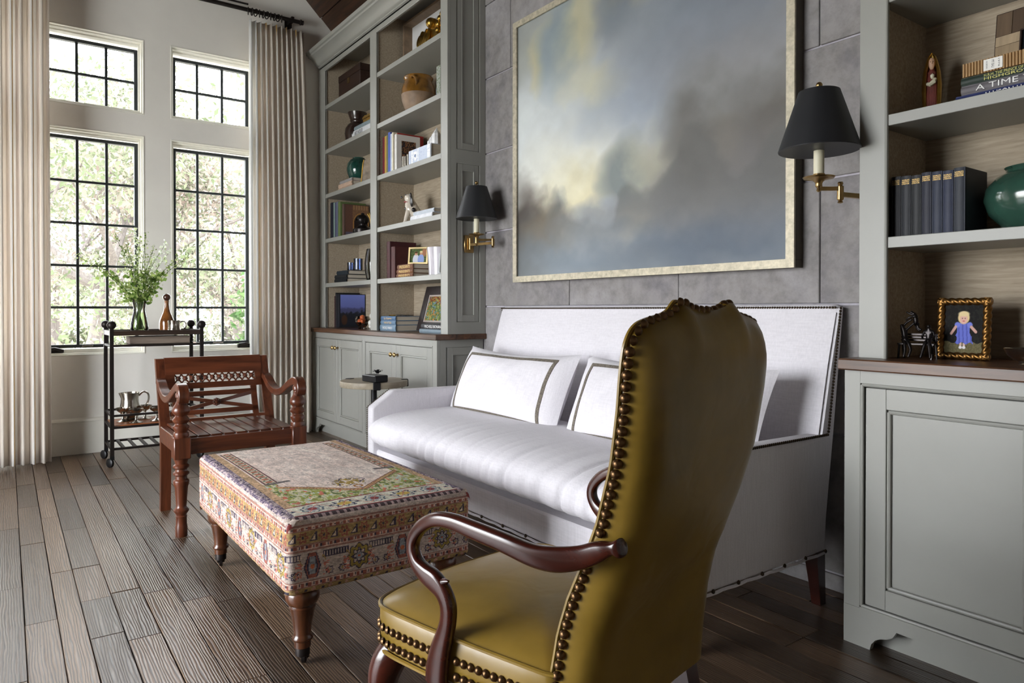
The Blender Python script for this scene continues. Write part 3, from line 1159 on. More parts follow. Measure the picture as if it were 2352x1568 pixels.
W_(MB().loft(secs), 'seat_cushion', m_linen, sofa, 70)
mb = MB()   # welt round the seat cushion's right end
mb.tube([(-1.50 + .0, 1.93 + .405 * math.copysign(abs(math.cos(a)) ** .62, math.cos(a)), .405 + .1 * math.copysign(abs(math.sin(a)) ** .72, math.sin(a))) for a in [PI * .55 + i * PI * .9 / 14 for i in range(15)]], .003, 6)
W_(mb, 'welt', m_linen, sofa)
mb = MB()   # scalloped bottom welt between the nails
bot = [(-3.53, 1.575), (-3.47, 1.575), (-3.46, 1.6), (-1.45, 1.6), (-1.44, 1.575), (-1.38, 1.575), (-1.38, 2.366)]
for (a, b) in zip(bot[:-1], bot[1:]):
    L = math.hypot(b[0] - a[0], b[1] - a[1])
    nn = max(2, int(L / .03))
    mb.tube([(a[0] + (b[0] - a[0]) * i / nn, a[1] + (b[1] - a[1]) * i / nn, .188 - .004 * math.sin(PI * ((i * .03 * 9) % 1))) for i in range(nn + 1)], .0055, 6)
W_(mb, 'bottom_welt', m_linen, sofa)
mb = MB()
tr = nails(mb, along([(SX0 + .006, 2.452, 1.058), (SX1 - .006, 2.452, 1.058)], .0108), .0052, 6, (0, -1, .3))
nails(mb, along([(SX1 - .001, 2.462, 1.056), (SX1 - .001, 2.384, .612)], .0112), .0056, 6, (1, -.5, .2))
nails(mb, along([(SX0 + .001, 2.462, 1.056), (SX0 + .001, 2.384, .612)], .0112), .0056, 6, (-.7, -1, .2))
nails(mb, along([(SX1 - .001, 2.38, .604), (SX1 - .001, 1.705, .606), (SX1 - .001, 1.582, .525), (SX1 - .001, 1.578, .2)], .0112), .0056, 6, (1, 0, .2))
nails(mb, along([(SX0 + .001, 2.36, .600), (SX0 + .001, 1.705, .606)], .0112), .0056, 6, (-1, 0, .2))
nails(mb, along([(SX0 + .008, 1.70, .614), (SX0 + .008, 1.573, .528), (SX0 + .008, 1.572, .2)], .0112), .0056, 6, (-.3, -1, .3))
tag(W_(mb, 'nailhead_trim', m_nail_dark, sofa), kind='stuff')
for p in along([(-3.35, 1.597, .192), (-1.46, 1.597, .192)], .152):
    W_(nails(MB(), [p], .008, 8, (0, -1, 0)), 'nailhead', m_nail_dark, sofa)
for p in along([(-1.3785, 1.62, .192), (-1.3785, 2.366, .192)], .1235):
    W_(nails(MB(), [p], .008, 8, (1, 0, 0)), 'nailhead', m_nail_dark, sofa)
for x, y in ((-3.48, 1.66), (-1.44, 1.66), (-3.48, 2.33), (-1.405, 2.335)):
    mb = MB()
    dx = .006 if x > -2 else -.006
    dy = .02 if y > 2 else -.004
    mb.loft([[(x + dx * k + sx * h, y + dy * k + sy * h, z) for sx, sy in ((-1, -1), (1, -1), (1, 1), (-1, 1))] for k, h, z in ((1, .017, 0), (.5, .021, .1), (0, .026, .195))])
    W_(mb, 'leg', m_darkcord, sofa, 20)

# ---------------------------------------------------------------- two lumbar pillows on the sofa
m_tape = mat('grey_braided_tape', srgb(112, 104, 94), 0.9, var=0.35, scale=160, bump=0.6, bscale=260)
def pillow_pt(u, v, s, w, h, T):
    x = w / 2 * u * (1 - .035 * (1 - v * v))
    z = h / 2 * v * (1 - (.15 if v > 0 else .05) * abs(v) * (1 - u * u))
    t = T / 2 * max(0, (1 - abs(u) ** 3.2)) ** .55 * max(0, (1 - abs(v) ** 2.6)) ** .6
    t += .004 * math.sin(7 * u + 5 * v) * (1 - u * u) * (1 - v * v) + .003 * math.sin(17 * u - 9 * v + 1) * (1 - u * u) * (1 - v ** 2)
    return (x, -t if s < 0 else t, z)

def pillow(label, loc, rx, rz, w, h, T):
    t = thing('lumbar_pillow', label, 'pillow', loc, rz, 'pillows on the sofa', rx=rx)
    mb = MB()
    for s in (-1, 1):
        mb.grid(lambda a, b: pillow_pt(a * 2 - 1, b * 2 - 1, s, w, h, T), 34, 24)
    mb.build('cover', m_linen, t, 70)
    tp = MB()
    c = .80
    for (a, b), (d, e) in (((-c - .04, .74), (c + .02, .74)), ((-c - .04, -.88), (c + .02, -.88)), ((c, .76), (c, -.9)), ((-c - .02, .76), (-c - .02, -.9))):
        n = 40
        hw = .0095
        vs, fs = [], []
        for i in range(n + 1):
            q = i / n
            u, v = a + (d - a) * q, b + (e - b) * q
            if a == d:
                q1, q2 = (u - hw / (w / 2), v), (u + hw / (w / 2), v)
            else:
                q1, q2 = (u, v - hw / (h / 2)), (u, v + hw / (h / 2))
            for uu, vv in (q1, q2):
                p = pillow_pt(max(-1, min(1, uu)), max(-1, min(1, vv)), -1, w, h, T)
                vs.append((p[0], p[1] - .0028, p[2]))
                vs.append((p[0], p[1] + .001, p[2]))
        for i in range(n):
            o = i * 4
            fs += [(o, o + 2, o + 6, o + 4), (o, o + 4, o + 5, o + 1), (o + 2, o + 3, o + 7, o + 6)]
        tp.add(vs, fs)
    tp.build('trim_tape', m_tape, t, 30)
    return t
pillow('white lumbar pillow with grey tape border, at the left end of the sofa', (-2.962, 2.105, .655), R(-24), R(-1), .97, .405, .19)
pillow('white lumbar pillow with grey tape border, half hidden behind the yellow armchair', (-1.945, 2.115, .655), R(-24), R(1), .98, .405, .19)

# ---------------------------------------------------------------- gooseneck armchair in olive-yellow leather
def leather_mat():
    m, n, l, b = _nodes('olive_yellow_leather')
    v, _ = _coords(n, l, (1, 1, 1))
    x = _noise(n, l, v, 5, 4, .6)
    r = _ramp(n, l, x.outputs['Fac'], [(0.3, srgb(116, 92, 30)), (0.7, srgb(144, 116, 48))])
    l.new(r.outputs[0], b.inputs['Base Color'])
    b.inputs['Roughness'].default_value = 0.33
    b.inputs['Specular IOR Level'].default_value = 0.55
    y = _noise(n, l, v, 260, 3)
    z = _noise(n, l, v, 9, 2, .5, 1.0)
    p = _bump(n, l, y.outputs['Fac'], b, 0.08, 0.001)
    _bump(n, l, z.outputs['Fac'], b, 0.28, 0.006, p)
    return m
m_leather = leather_mat()
fd = Vector((-.98596, -.16699, 0))
ldv = Vector((-.16699, .98596, 0))
org = fd * .95 + ldv * 1.118
chair = thing('armchair', 'high-backed olive yellow leather armchair with mahogany gooseneck arms, in the foreground', 'armchair', (org.x, org.y, 0), math.atan2(fd.y, fd.x))
# serpentine outline of the back, by half-width / height, mirrored about the middle
half = [(0, 1.0485), (.03, 1.0495), (.06, 1.0555), (.076, 1.0625), (.086, 1.063), (.095, 1.057), (.107, 1.047), (.128, 1.04), (.163, 1.034), (.19, 1.027), (.207, 1.015), (.217, .997), (.220, .975), (.219, .93), (.212, .85), (.206, .77), (.201, .7), (.2, .64), (.203, .56), (.21, .47), (.219, .39), (.223, .335)]
def back_x(z):
    """rear face of the back along the chair's axis (negative is backwards)"""
    return float(np.interp(z, [.33, .42, .5, .56, .62, .7, .8, .9, 1.0, 1.07], [-.178, -.184, -.194, -.212, -.238, -.272, -.305, -.325, -.338, -.344]))
nz = len(half)
mb = MB()
def back_side(s, t):
    pass
cols = 44
def back_face(rear):
    """rows down the outline, columns across"""
    rows = [(w, z) for w, z in half]
    V = []
    for k in range(cols + 1):
        q = -1 + 2 * k / cols
        col = []
        w_here = q * .22
        # top height of the outline at this lateral position
        hw = [p[0] for p in half[:13]]
        ht = [p[1] for p in half[:13]]
        ztop = float(np.interp(abs(w_here), hw, ht))
        for j in range(31):
            f = j / 30
            z = .335 + (ztop - .335) * f ** .9
            wz = float(np.interp(z, [p[1] for p in reversed(half[10:])], [p[0] for p in reversed(half[10:])])) if z < 1.0 else .22
            lat = q * (wz if z < .985 else .22)
            e = 1 - abs(q)
            e2 = min(1, e * .21 / .075)
            bul = (1 - (1 - e2) ** 2.6) ** .62
            bt = math.sin(PI / 2 * min(1, (ztop - z) / .09)) ** .8 if z < ztop else 0
            if rear:
                x = back_x(z) + .020 - (.062 - .018 * min(1, max(0, (z - .6) / .35))) * bul * (.12 + .88 * bt)
                x += -.004 * math.sin(z * 21 + q * 3) * bul * (1 if z < .6 else .25)
            else:
                x = back_x(z) + .030 + .05 * math.sin(PI / 2 * min(1, e / .7)) ** 1.6 * bt
            col.append((x, lat, z))
        V.append(col)
    return V
Rv, Fv = back_face(True), back_face(False)
secs = []
nr_ = 31
for k in range(cols + 1):
    secs.append(Rv[k] + list(reversed(Fv[k])))
W = None
mb.loft(secs)
mb.build('backrest', m_leather, chair, 55)
mb = MB()
edge = [(w, z) for w, z in half]
edge_s = spline(edge, 4)
def edge_pt(w, z, s, dx=0.0, out=0.0):
    return (back_x(z) + .018 + dx, s * (w + out), z)
full = [edge_pt(w, z, 1, .013, .002) for w, z in reversed(edge_s)] + [edge_pt(w, z, -1, .013, .002) for w, z in edge_s[1:]]
mb.tube(full, .004, 6)
mb.tube([(back_x(.335) + .012, .223, .335), (back_x(.335) - .012, .15, .335), (back_x(.335) - .016, 0, .335), (back_x(.335) - .012, -.15, .335), (back_x(.335) + .012, -.223, .335)], .0055, 6)
mb.build('back_welt', m_leather, chair)
nl = nails(MB(), [(0, 0, 0)], .0088, 10, (0, 0, 1)).mesh('nailhead')
def put_nail(p, nrm, parent, m=None):
    o = link('nailhead', nl, m_nail, parent)
    o.location = p
    o.rotation_euler = Vector(nrm).normalized().to_track_quat('Z', 'Y').to_euler()
    return o
side = [edge_pt(w, z, 1, .001, .001) for w, z in edge_s]
sidep = along(side, .0182)
for i, p in enumerate(sidep):
    z = p[2]
    if .628 < z < .682:
        continue   # the arm covers the edge here
    j = min(range(len(side)), key=lambda q: (Vector(side[q]) - Vector(p)).length)
    tg = Vector(side[min(j + 1, len(side) - 1)]) - Vector(side[max(j - 1, 0)])
    nn = Vector((0, -tg.z, tg.y)) if tg.z < 0 else Vector((0, tg.z, -tg.y))
    nn = Vector((0, max(nn.y, .0), nn.z)) if z < 1.0 else Vector((-.15, -tg.z, tg.y))
    if nn.length < 1e-6:
        nn = Vector((0, 1, 0))
    nn.normalize()
    put_nail(tuple(Vector(p) + nn * .001), (-.6 + nn.x, nn.y, nn.z), chair)
for p in along([edge_pt(w, z, -1, .006, .001) for w, z in edge_s if z > 1.02], .0182):
    put_nail(p, (-.3, -.3, 1), chair)

# seat: domed pad over a nailed apron with a bowed front
def seat_outline(k, d=0.0):
    pts = [(-.165, .223), (-.02, .242), (.12, .258), (.24, .266), (.285, .262), (.31, .243), (.322, .21), (.336, .12), (.342, 0)]
    pts = pts + [(x, -y) for x, y in reversed(pts[:-1])]
    return inset(pts, d)
ol = round_poly(seat_outline(0), .02, 2)
secs = []
for z, d in ((.338, .006), (.345, 0), (.39, -.002), (.425, -.002), (.430, .002), (.436, .01), (.445, .032), (.456, .075), (.464, .13), (.468, .2), (.469, .25)):
    k = 1 - d / .26
    secs.append([(.09 + (x - .09) * k, y * k, z) for x, y in ol])
mb = MB().loft(secs)
mb.build('seat', m_leather, chair, 60)
mb = MB()
mb.tube([(x, y, .4285) for x, y in inset(ol, -.003)], .0042, 6, closed=True)
mb.tube([(x, y, .337) for x, y in inset(ol, -.001)], .0048, 6, closed=True)
mb.build('seat_welt', m_leather, chair)
apron = [(x, y) for x, y in inset(ol, -.003)]
ap = [p for p in apron if p[0] > -.15]
for zz in (.358, .388):
    pts = along([(x, y, zz) for x, y in ap], .0182)
    for p in pts:
        if p[1] > .2 and .055 < p[0] < .125:
            continue
        if p[1] < -.05 and p[0] < .25:
            continue
        c_ = Vector((p[0] - .1, p[1], 0))
        nn = (0, 1, 0) if p[0] < .24 and p[1] > 0 else (0, -1, 0) if p[0] < .24 else (1, p[1] * 4, 0)
        put_nail(p, nn, chair)
ARM = [(-0.291, 0.2, 0.672, 0.009), (-0.287, 0.203, 0.671, 0.0155), (-0.275, 0.208, 0.669, 0.0104), (-0.253, 0.214, 0.66, 0.0168), (-0.224, 0.225, 0.646, 0.0193), (-0.186, 0.24, 0.637, 0.0211), (-0.144, 0.253, 0.637, 0.0190), (-0.086, 0.265, 0.648, 0.0169), (-0.018, 0.273, 0.656, 0.0159), (0.036, 0.277, 0.661, 0.0142), (0.081, 0.28, 0.656, 0.0134), (0.12, 0.28, 0.636, 0.0130), (0.146, 0.28, 0.608, 0.0122), (0.15, 0.28, 0.583, 0.0122), (0.138, 0.28, 0.561, 0.0137), (0.115, 0.278, 0.546, 0.0182), (0.09, 0.275, 0.536, 0.0209), (0.068, 0.272, 0.52, 0.0184), (0.057, 0.27, 0.497, 0.0172), (0.06, 0.268, 0.466, 0.0167), (0.072, 0.267, 0.433, 0.0190), (0.085, 0.267, 0.398, 0.0237), (0.093, 0.267, 0.363, 0.0268), (0.095, 0.267, 0.337, 0.0273)]
for s in (1, -1):
    sp = spline(ARM if s > 0 else [(-.222, .214, .648, .024)] + ARM[5:], 5)
    mb = MB().arm_sweep(sp, s)
    a = mb.build('arm', m_darkcord, chair, 60)
    mb = MB().tube([(.08, s * .275, .534), (.064, s * .275, .5415), (.05, s * .275, .546)], [.005, .0075, .0025], 10)
    mb.build('arm_tip', m_darkcord, a, 60)
for s in (1, -1):   # cabriole front legs, square raked back legs
    pts = [(.262, s * .222, .345, .034), (.282, s * .242, .31, .037), (.292, s * .252, .26, .032), (.286, s * .246, .19, .023), (.27, s * .232, .11, .0165), (.268, s * .23, .06, .015), (.285, s * .244, .028, .022), (.296, s * .252, .012, .026), (.296, s * .252, 0.0, .024)]
    sp = spline(pts, 5)
    MB().tube([p[:3] for p in sp], [p[3] for p in sp], 12, up=(1, 0, 0)).build('leg', m_darkcord, chair, 60)
    mb = MB()
    mb.loft([[(x + a * h, s * y + b * h, z) for a, b in ((-1, -1), (1, -1), (1, 1), (-1, 1))] for x, y, z, h in ((-.235, .2, 0, .016), (-.19, .197, .16, .019), (-.15, .195, .345, .022))])
    mb.build('leg', m_darkcord, chair, 20)
# ---------------------------------------------------------------- ottoman covered with an old rug
m_rug = attr_mat('kilim_wool_pile', 0.95, 0.5, 420, 0, 0.1, 0.22, 420)
CR, PK_, NV, OC, RD, GN, LB, BK_ = (186, 172, 162), (176, 148, 140), (58, 54, 70), (160, 134, 86), (146, 82, 70), (138, 140, 88), (136, 144, 152), (54, 44, 48)
def tri(x):
    return np.abs((x % 1.0) - .5) * 2

def rug_side(L):
    def fn(U, V):
        s = np.floor(U * L / .0028) * .0028
        t = np.floor(V * .22 / .0028) * .0028
        img = np.empty(U.shape + (3,))
        img[:] = CR
        n = vnoise(U, V, 30, 3)
        # bands, measured from the bottom edge
        yb = ((t > .0) & (t < .02)) | ((t > .142) & (t < .182))
        img = blend(img, yb * 1.0, OC)
        pb = ((t > .02) & (t < .036)) | ((t > .124) & (t < .142)) | ((t > .182) & (t < .2))
        img = blend(img, pb * 1.0, (204, 178, 162))
        img = blend(img, (pb & (tri(s / .021) > .52) & (np.abs(((t - .028) if False else 0) + (t % .018) - .009) < .006)) * 1.0, RD)
        img = blend(img, (pb & (tri(s / .021 + .4) > .76) & ((t % .018) > .005) & ((t % .018) < .013)) * 1.0, NV)
        for a in (.0, .02, .036, .124, .142, .182, .2):
            img = blend(img, (np.abs(t - a) < .0022) * 1.0, (150, 110, 100))
        # triangles and little flowers on the yellow band
        p = (s / .062) % 1.0
        h = (t - .142) / .04
        b2 = (t > .142) & (t < .182)
        img = blend(img, (b2 & (p < .38) & (h > .18) & (h < .2 + 2.0 * p) & (h < .85)) * 1.0, NV)
        img = blend(img, (b2 & (p < .28) & (p > .1) & (h > .3) & (h < .1 + 1.9 * p)) * 1.0, (214, 196, 170))
        d = np.hypot((p - .7) * .062, (h - .5) * .04)
        th = np.arctan2((h - .5) * .04, (p - .7) * .062)
        img = blend(img, (b2 & (np.abs(d - .011 - .003 * np.cos(6 * th)) < .003)) * 1.0, RD)
        img = blend(img, (b2 & (d < .0035)) * 1.0, NV)
        p0 = (s / .05) % 1.0
        b0 = t < .02
        img = blend(img, (b0 & (np.abs(p0 - .5) * .05 + np.abs(t - .01) < .008)) * 1.0, (196, 150, 130))
        img = blend(img, (b0 & (np.abs(p0 - .05) < .12) & (t > .005) & (t < .014)) * 1.0, NV)
        # wide cream border: alternating shield palmettes and round rosettes
        mb_ = (t > .036) & (t < .124)
        W = .142
        k = np.floor(s / W)
        q = (s / W - k - .5) * W
        r_ = t - .08
        d = np.hypot(q, r_)
        th = np.arctan2(r_, q)
        odd = (k % 2 == 1)
        ros = mb_ & odd
        lob = .027 + .004 * np.cos(8 * th)
        img = blend(img, (ros & (np.abs(d - lob) < .0055)) * 1.0, (150, 130, 62))
        img = blend(img, (ros & (np.abs(d - lob) < .0085) & (np.abs(d - lob) > .0052)) * 1.0, NV)
        img = blend(img, (ros & (np.abs(d - .014 - .004 * np.cos(4 * th)) < .0024)) * 1.0, NV)
        img = blend(img, (ros & (d < .010) & (d > .004)) * 1.0, LB)
        img = blend(img, (ros & (d < .004)) * 1.0, (190, 90, 60))
        pal = mb_ & ~odd
        e = np.abs(q) / (.026 - .35 * np.abs(r_ + .004))
        ins = (np.abs(r_) < .037) & (e < 1)
        img = blend(img, (pal & ins) * 1.0, RD)
        img = blend(img, (pal & ins & (e > .8)) * 1.0, NV)
        img = blend(img, (pal & ins & (e < .55) & (np.abs(r_) < .026)) * 1.0, LB)
        img = blend(img, (pal & ins & (np.abs(e - .55) < .12) & (np.abs(r_) < .026)) * 1.0, NV)
        img = blend(img, (pal & (np.hypot(q, r_ + .004) < .007)) * 1.0, (196, 104, 70))
        # comb-like branches and scrolls between the motifs
        g = np.abs(q) - .052
        cb = mb_ & (np.abs(g) < .02) & (((t > .098) & (t < .1155) & (tri(s / .0085) > .5)) | (np.abs(t - .098) < .002) | (np.abs(t - .1155) < .0018))
        img = blend(img, cb * 1.0, NV)
        f = np.hypot(g, t - .056)
        img = blend(img, (mb_ & (np.abs(f - .009 - .0025 * np.cos(7 * np.arctan2(t - .056, g))) < .0022)) * 1.0, NV)
        img = blend(img, (mb_ & (f < .0035)) * 1.0, OC)
        tw = mb_ & (np.abs(q) > .03) & (np.abs(q) < .05) & (t < .09) & (t > .045) & (vnoise(U, V, 70, 9, 2) > .56)
        img = blend(img, tw * 1.0, (188, 108, 92))
        tw = mb_ & (np.abs(q) > .028) & (np.abs(q) < .04) & (t > .07) & (np.abs(np.sin(s * 260) * .008 + .094 - t) < .0035)
        img = blend(img, tw * 1.0, OC)
        m_ = vnoise(U, V, 120, 77, 2)[..., None]
        img = (img * .84 + np.array((176, 156, 148)) * .16) * 1.1
        return img * (.80 + .32 * n[..., None]) * (.80 + .4 * m_)
    return fn

def rug_top(U, V):
    """U runs along the length (0 = window end, 1 = armchair end), V across (0 = front)"""
    Lx, Ly = 1.12, .608
    x = np.floor(U * Lx / .0028) * .0028
    y = np.floor(V * Ly / .0028) * .0028
    e = Lx - x           # distance from the near (armchair) edge
    yy = np.minimum(y, Ly - y)
    img = np.empty(U.shape + (3,))
    n1 = vnoise(U, V, 6, 4)
    n2 = vnoise(U * .12, V, 160, 6, 3)
    img[:] = (212, 196, 186)
    img = blend(img, np.clip((n1 - .42) * 3, 0, 1), (224, 212, 202))
    img = blend(img, np.clip((n2 - .5) * 4, 0, 1) * .35, (168, 140, 128))
    c = np.abs(y - Ly / 2)
    # mihrab: field narrows to a point towards the near edge
    fld = (c < .205) & (e > .20) & (e > .20 + np.maximum(0, c - .02) * .9)
    sp = ~fld & (e < .44) & (e > .128) & (yy > .06)
    # green floral spandrels
    g1 = vnoise(U, V, 60, 12, 3)
    g2 = vnoise(U, V, 46, 15, 3)
    grn = np.empty_like(img)
    grn[:] = (188, 184, 150)
    grn = blend(grn, (g1 > .5) * 1.0, (138, 146, 70))
    grn = blend(grn, (g2 > .66) * 1.0, (92, 110, 62))
    grn = blend(grn, (g2 < .30) * 1.0, (178, 192, 190))
    grn = blend(grn, (vnoise(U, V, 40, 17, 2) > .74) * 1.0, (192, 104, 84))
    img = np.where(sp[..., None], grn, img)
    # arch outline
    d = e - (.20 + np.maximum(0, c - .02) * .9)
    ln = (np.abs(d) < .014) & (c < .215) & (e < .44)
    img = blend(img, ln * 1.0, (186, 150, 100))
    img = blend(img, ((np.abs(d + .012) < .003) | (np.abs(d - .012) < .003)) * 1.0 * ((c < .215) & (e < .42)), (108, 64, 58))
    img = blend(img, (ln & (tri((x + y) / .016) > .6) & (np.abs(d) < .005)) * 1.0, RD)
    # lamp-like flower cluster hanging in the field
    dx, dy = e - .30, y - Ly / 2
    r = np.hypot(dx, dy * .9)
    th = np.arctan2(dy, dx)
    img = blend(img, ((r < .05) & (vnoise(U, V, 80, 23, 2) > .5)) * 1.0, (150, 124, 56))
    img = blend(img, ((np.abs(r - .047 - .012 * np.cos(5 * th)) < .004) & (vnoise(U, V, 90, 24, 2) > .42)) * 1.0, NV)
    r2 = np.hypot(e - .238, dy - .01)
    img = blend(img, (np.abs(r2 - .013) < .004) * 1.0, (150, 100, 50))
    img = blend(img, ((np.abs(dy - .012) < .002) & (e > .2) & (e < .236)) * 1.0, LB)
    # side columns with small flowers
    col = (np.abs(c - .215) < .022) & (e > .43) & (e < 1.06)
    img = blend(img, col * 1.0, (198, 178, 158))
    img = blend(img, (col & (np.abs(np.abs(c - .215) - .02) < .0028)) * 1.0, (92, 62, 62))
    img = blend(img, (col & (np.hypot(((x / .045) % 1 - .5) * .045, c - .215) < .012)) * 1.0, (168, 96, 76))
    img = blend(img, (col & (np.abs(np.hypot(((x / .045 + .5) % 1 - .5) * .045, c - .215) - .011) < .003)) * 1.0, (86, 104, 84))
    img = blend(img, ((np.abs(e - .435) < .012) & (yy > .07) & (np.abs(c - .205) < .05)) * 1.0, (90, 84, 84))
    # cream near border with rosettes and a scrolling vine
    nb = (e > .032) & (e < .128)
    img = blend(img, nb * 1.0, (196, 194, 178))
    k = .2
    q = (y / k - np.floor(y / k) - .5) * k
    w = e - .08
    d = np.hypot(q, w)
    th = np.arctan2(w, q)
    img = blend(img, (nb & (np.abs(d - .031 - .003 * np.cos(9 * th)) < .003)) * 1.0, (70, 84, 100))
    img = blend(img, (nb & (d < .022) & (d > .014)) * 1.0, LB)
    img = blend(img, (nb & (d < .014)) * 1.0, (120, 50, 52))
    q2 = ((y / k + .5) % 1 - .5) * k
    d2 = np.hypot(q2 * .7, w)
    img = blend(img, (nb & (d2 < .016)) * 1.0, (184, 152, 70))
    img = blend(img, (nb & (np.abs(d2 - .025 - .006 * np.cos(8 * np.arctan2(w, q2))) < .0035)) * 1.0, (52, 60, 80))
    img = blend(img, (nb & (np.abs(w - .03 * np.sin(y * 63)) < .0025)) * 1.0, (172, 96, 84))
    for a in (.128, .034):
        img = blend(img, (np.abs(e - a) < .004) * 1.0, (128, 60, 60))
    # dark guard stripes along the edges
    gd = (e < .03)
    img = blend(img, gd * 1.0, BK_)
    img = blend(img, (gd & (tri(y / .022) > .55) & (np.abs(e - .015) < .008)) * 1.0, (150, 128, 128))
    img = blend(img, (np.abs(e - .003) < .003) * 1.0, (124, 52, 52))
    sd = (yy < .032) & (e > .03)
    img = blend(img, sd * 1.0, (104, 92, 112))
    img = blend(img, (sd & (vnoise(U, V, 130, 33, 2) > .55)) * 1.0, (172, 156, 156))
    img = blend(img, (sd & (vnoise(U, V, 130, 35, 2) > .68)) * 1.0, (44, 40, 62))
    sd2 = (yy >= .032) & (yy < .06) & (e > .13)
    img = blend(img, sd2 * 1.0, (186, 152, 118))
    img = blend(img, (sd2 & (vnoise(U, V, 120, 37, 2) > .6)) * 1.0, (146, 122, 92))
    img = (img * .86 + np.array((184, 168, 160)) * .14) * 1.08
    return img * (.84 + .3 * vnoise(U, V, 40, 41)[..., None]) * (.84 + .32 * vnoise(U, V, 170, 78, 2)[..., None])

ott = thing('ottoman', 'rectangular ottoman covered in faded floral rug, on turned wooden legs with casters', 'ottoman', (-2.53, .941, 0))
OX0, OX1, OY0, OY1, OZ0, OZ1 = -3.09, -1.97, .637, 1.245, .237, .455
def shape_panel(o, w, h, puff):
    me = o.data
    co = np.empty(len(me.vertices) * 3)
    me.vertices.foreach_get('co', co)
    co = co.reshape(-1, 3)
    r = .02
    def dip(dist):
        q = np.clip(r - dist, 0, r)
        return r - np.sqrt(np.maximum(0, r * r - q * q))
    a = np.minimum(co[:, 0] + w / 2, w / 2 - co[:, 0])
    b = np.minimum(co[:, 2], h - co[:, 2])
    u, v = co[:, 0] / (w / 2), co[:, 2] / (h / 2) - 1
    co[:, 1] = dip(a) + dip(b) - puff * np.clip(1 - u ** 2, 0, 1) * np.clip(1 - v ** 2, 0, 1)
    me.vertices.foreach_set('co', co.ravel())
    me.update()
    me.polygons.foreach_set('use_smooth', [True] * len(me.polygons))
    return o
Lx, Ly, Lz = OX1 - OX0, OY1 - OY0, OZ1 - OZ0
W_(MB().box(OX0 + .03, OX1 - .03, OY0 + .03, OY1 - .03, OZ0 + .004, OZ1 - .025), 'stuffed_body', m_linen, ott, 0)
def panel(nm, fn, w, h, nu, nv, puff, M):
    o = shape_panel(painted(nm, fn, w, h, nu, nv, m_rug, ott), w, h, puff)
    o.matrix_local = M
    return o
c = Vector((-2.53, .941, 0))
panel('rug_cover_top', rug_top, Lx, Ly, 400, 217, .012, Matrix.Translation((0, -Ly / 2, OZ1)) @ Matrix.Rotation(-PI / 2, 4, 'X'))
panel('rug_cover_end', rug_side(Ly), Ly, Lz, 217, 78, .004, Matrix.Translation((Lx / 2, 0, OZ0)) @ Matrix.Rotation(PI / 2, 4, 'Z'))
panel('rug_cover_side', rug_side(Lx), Lx, Lz, 300, 60, .004, Matrix.Translation((0, -Ly / 2, OZ0)))
panel('rug_cover_side', rug_side(Lx), Lx, Lz, 150, 40, .004, Matrix.Translation((0, Ly / 2, OZ0)) @ Matrix.Rotation(PI, 4, 'Z'))
panel('rug_cover_end', rug_side(Ly), Ly, Lz, 90, 40, .004, Matrix.Translation((-Lx / 2, 0, OZ0)) @ Matrix.Rotation(-PI / 2, 4, 'Z'))
m_ottleg = wood('turned_walnut', srgb(58, 32, 19), srgb(108, 64, 39), axis=2, scale=3, rough=0.26, coat=0.3, bump=0.02)
legp = [(.021, .058), (.024, .06), (.024, .078), (.030, .082), (.031, .088), (.026, .094), (.0245, .1), (.028, .13), (.035, .165), (.039, .18), (.036, .184), (.043, .19), (.049, .203), (.05, .215), (.046, .228), (.037, .238), (.04, .24), (.04, .25)]
for x, y, a in ((OX1 - .07, OY0 + .068, 2.6), (OX0 + .075, OY0 + .068, 2.9), (OX1 - .07, OY1 - .07, 1.0), (OX0 + .075, OY1 - .07, 3.6)):
    o = W_(MB().lathe(legp, (x, y, 0), 20), 'leg', m_ottleg, ott, 50)
    mb = MB()
    mb.lathe([(.019, .034), (.021, .036), (.021, .06), (.02, .062)], (x, y, 0), 14)
    dx, dy = math.cos(a) * .022, math.sin(a) * .022
    for s in (-1, 1):
        mb.tube([(x + s * math.sin(a) * .009, y - s * math.cos(a) * .009, .036), (x + dx + s * math.sin(a) * .009, y + dy - s * math.cos(a) * .009, .019)], [.006, .0065], 6)
    mb.lathe([(0, -.007), (.014, -.007), (.019, -.005), (.019, .005), (.014, .007), (0, .007)], n=16, M=Tm((x + dx, y + dy, .019), rx=PI / 2, rz=a))
    W_(mb, 'caster', m_iron, o)

# ---------------------------------------------------------------- carved teak armchair (seat of slats, turned front posts)
tk = thing('carved_armchair', 'low carved red-brown wooden armchair with pierced crest rail and slatted seat, before the bar cart', 'chair', (-3.8, .93, 0))
post = [(.024, 0), (.026, .004), (.026, .048), (.0235, .056), (.0235, .09), (.026, .094), (.0215, .1), (.0255, .108), (.033, .118), (.034, .124), (.027, .132), (.022, .14), (.0235, .155), (.029, .232), (.034, .243), (.035, .258), (.034, .262), (.026, .268), (.025, .28), (.0355, .29), (.0355, .298), (.026, .304), (.025, .312), (.035, .322), (.0355, .33), (.026, .338), (.029, .35), (.034, .361)]
upper = [(.033, .462), (.035, .47), (.033, .482), (.027, .486), (.031, .495), (.036, .506), (.036, .512), (.028, .518), (.026, .524), (.036, .534), (.038, .542), (.03, .553), (.024, .56), (.028, .564), (.038, .576), (.04, .586), (.034, .6), (.024, .615), (.019, .628), (.018, .64), (.024, .646), (.024, .66), (.019, .668)]
YA, YB = .655, 1.2
for y in (YA, YB):
    mb = MB()
    mb.lathe(post, (-3.54, y, 0), 20)
    mb.box(-3.576, -3.504, y - .036, y + .036, .361, .462, .004)
    mb.lathe(upper, (-3.54, y, 0), 20)
    W_(mb, 'front_post', m_teak_x, tk, 40)
def bx(z):
    """front face of the raked back"""
    return -4.02 - max(0, z - .40) * .40
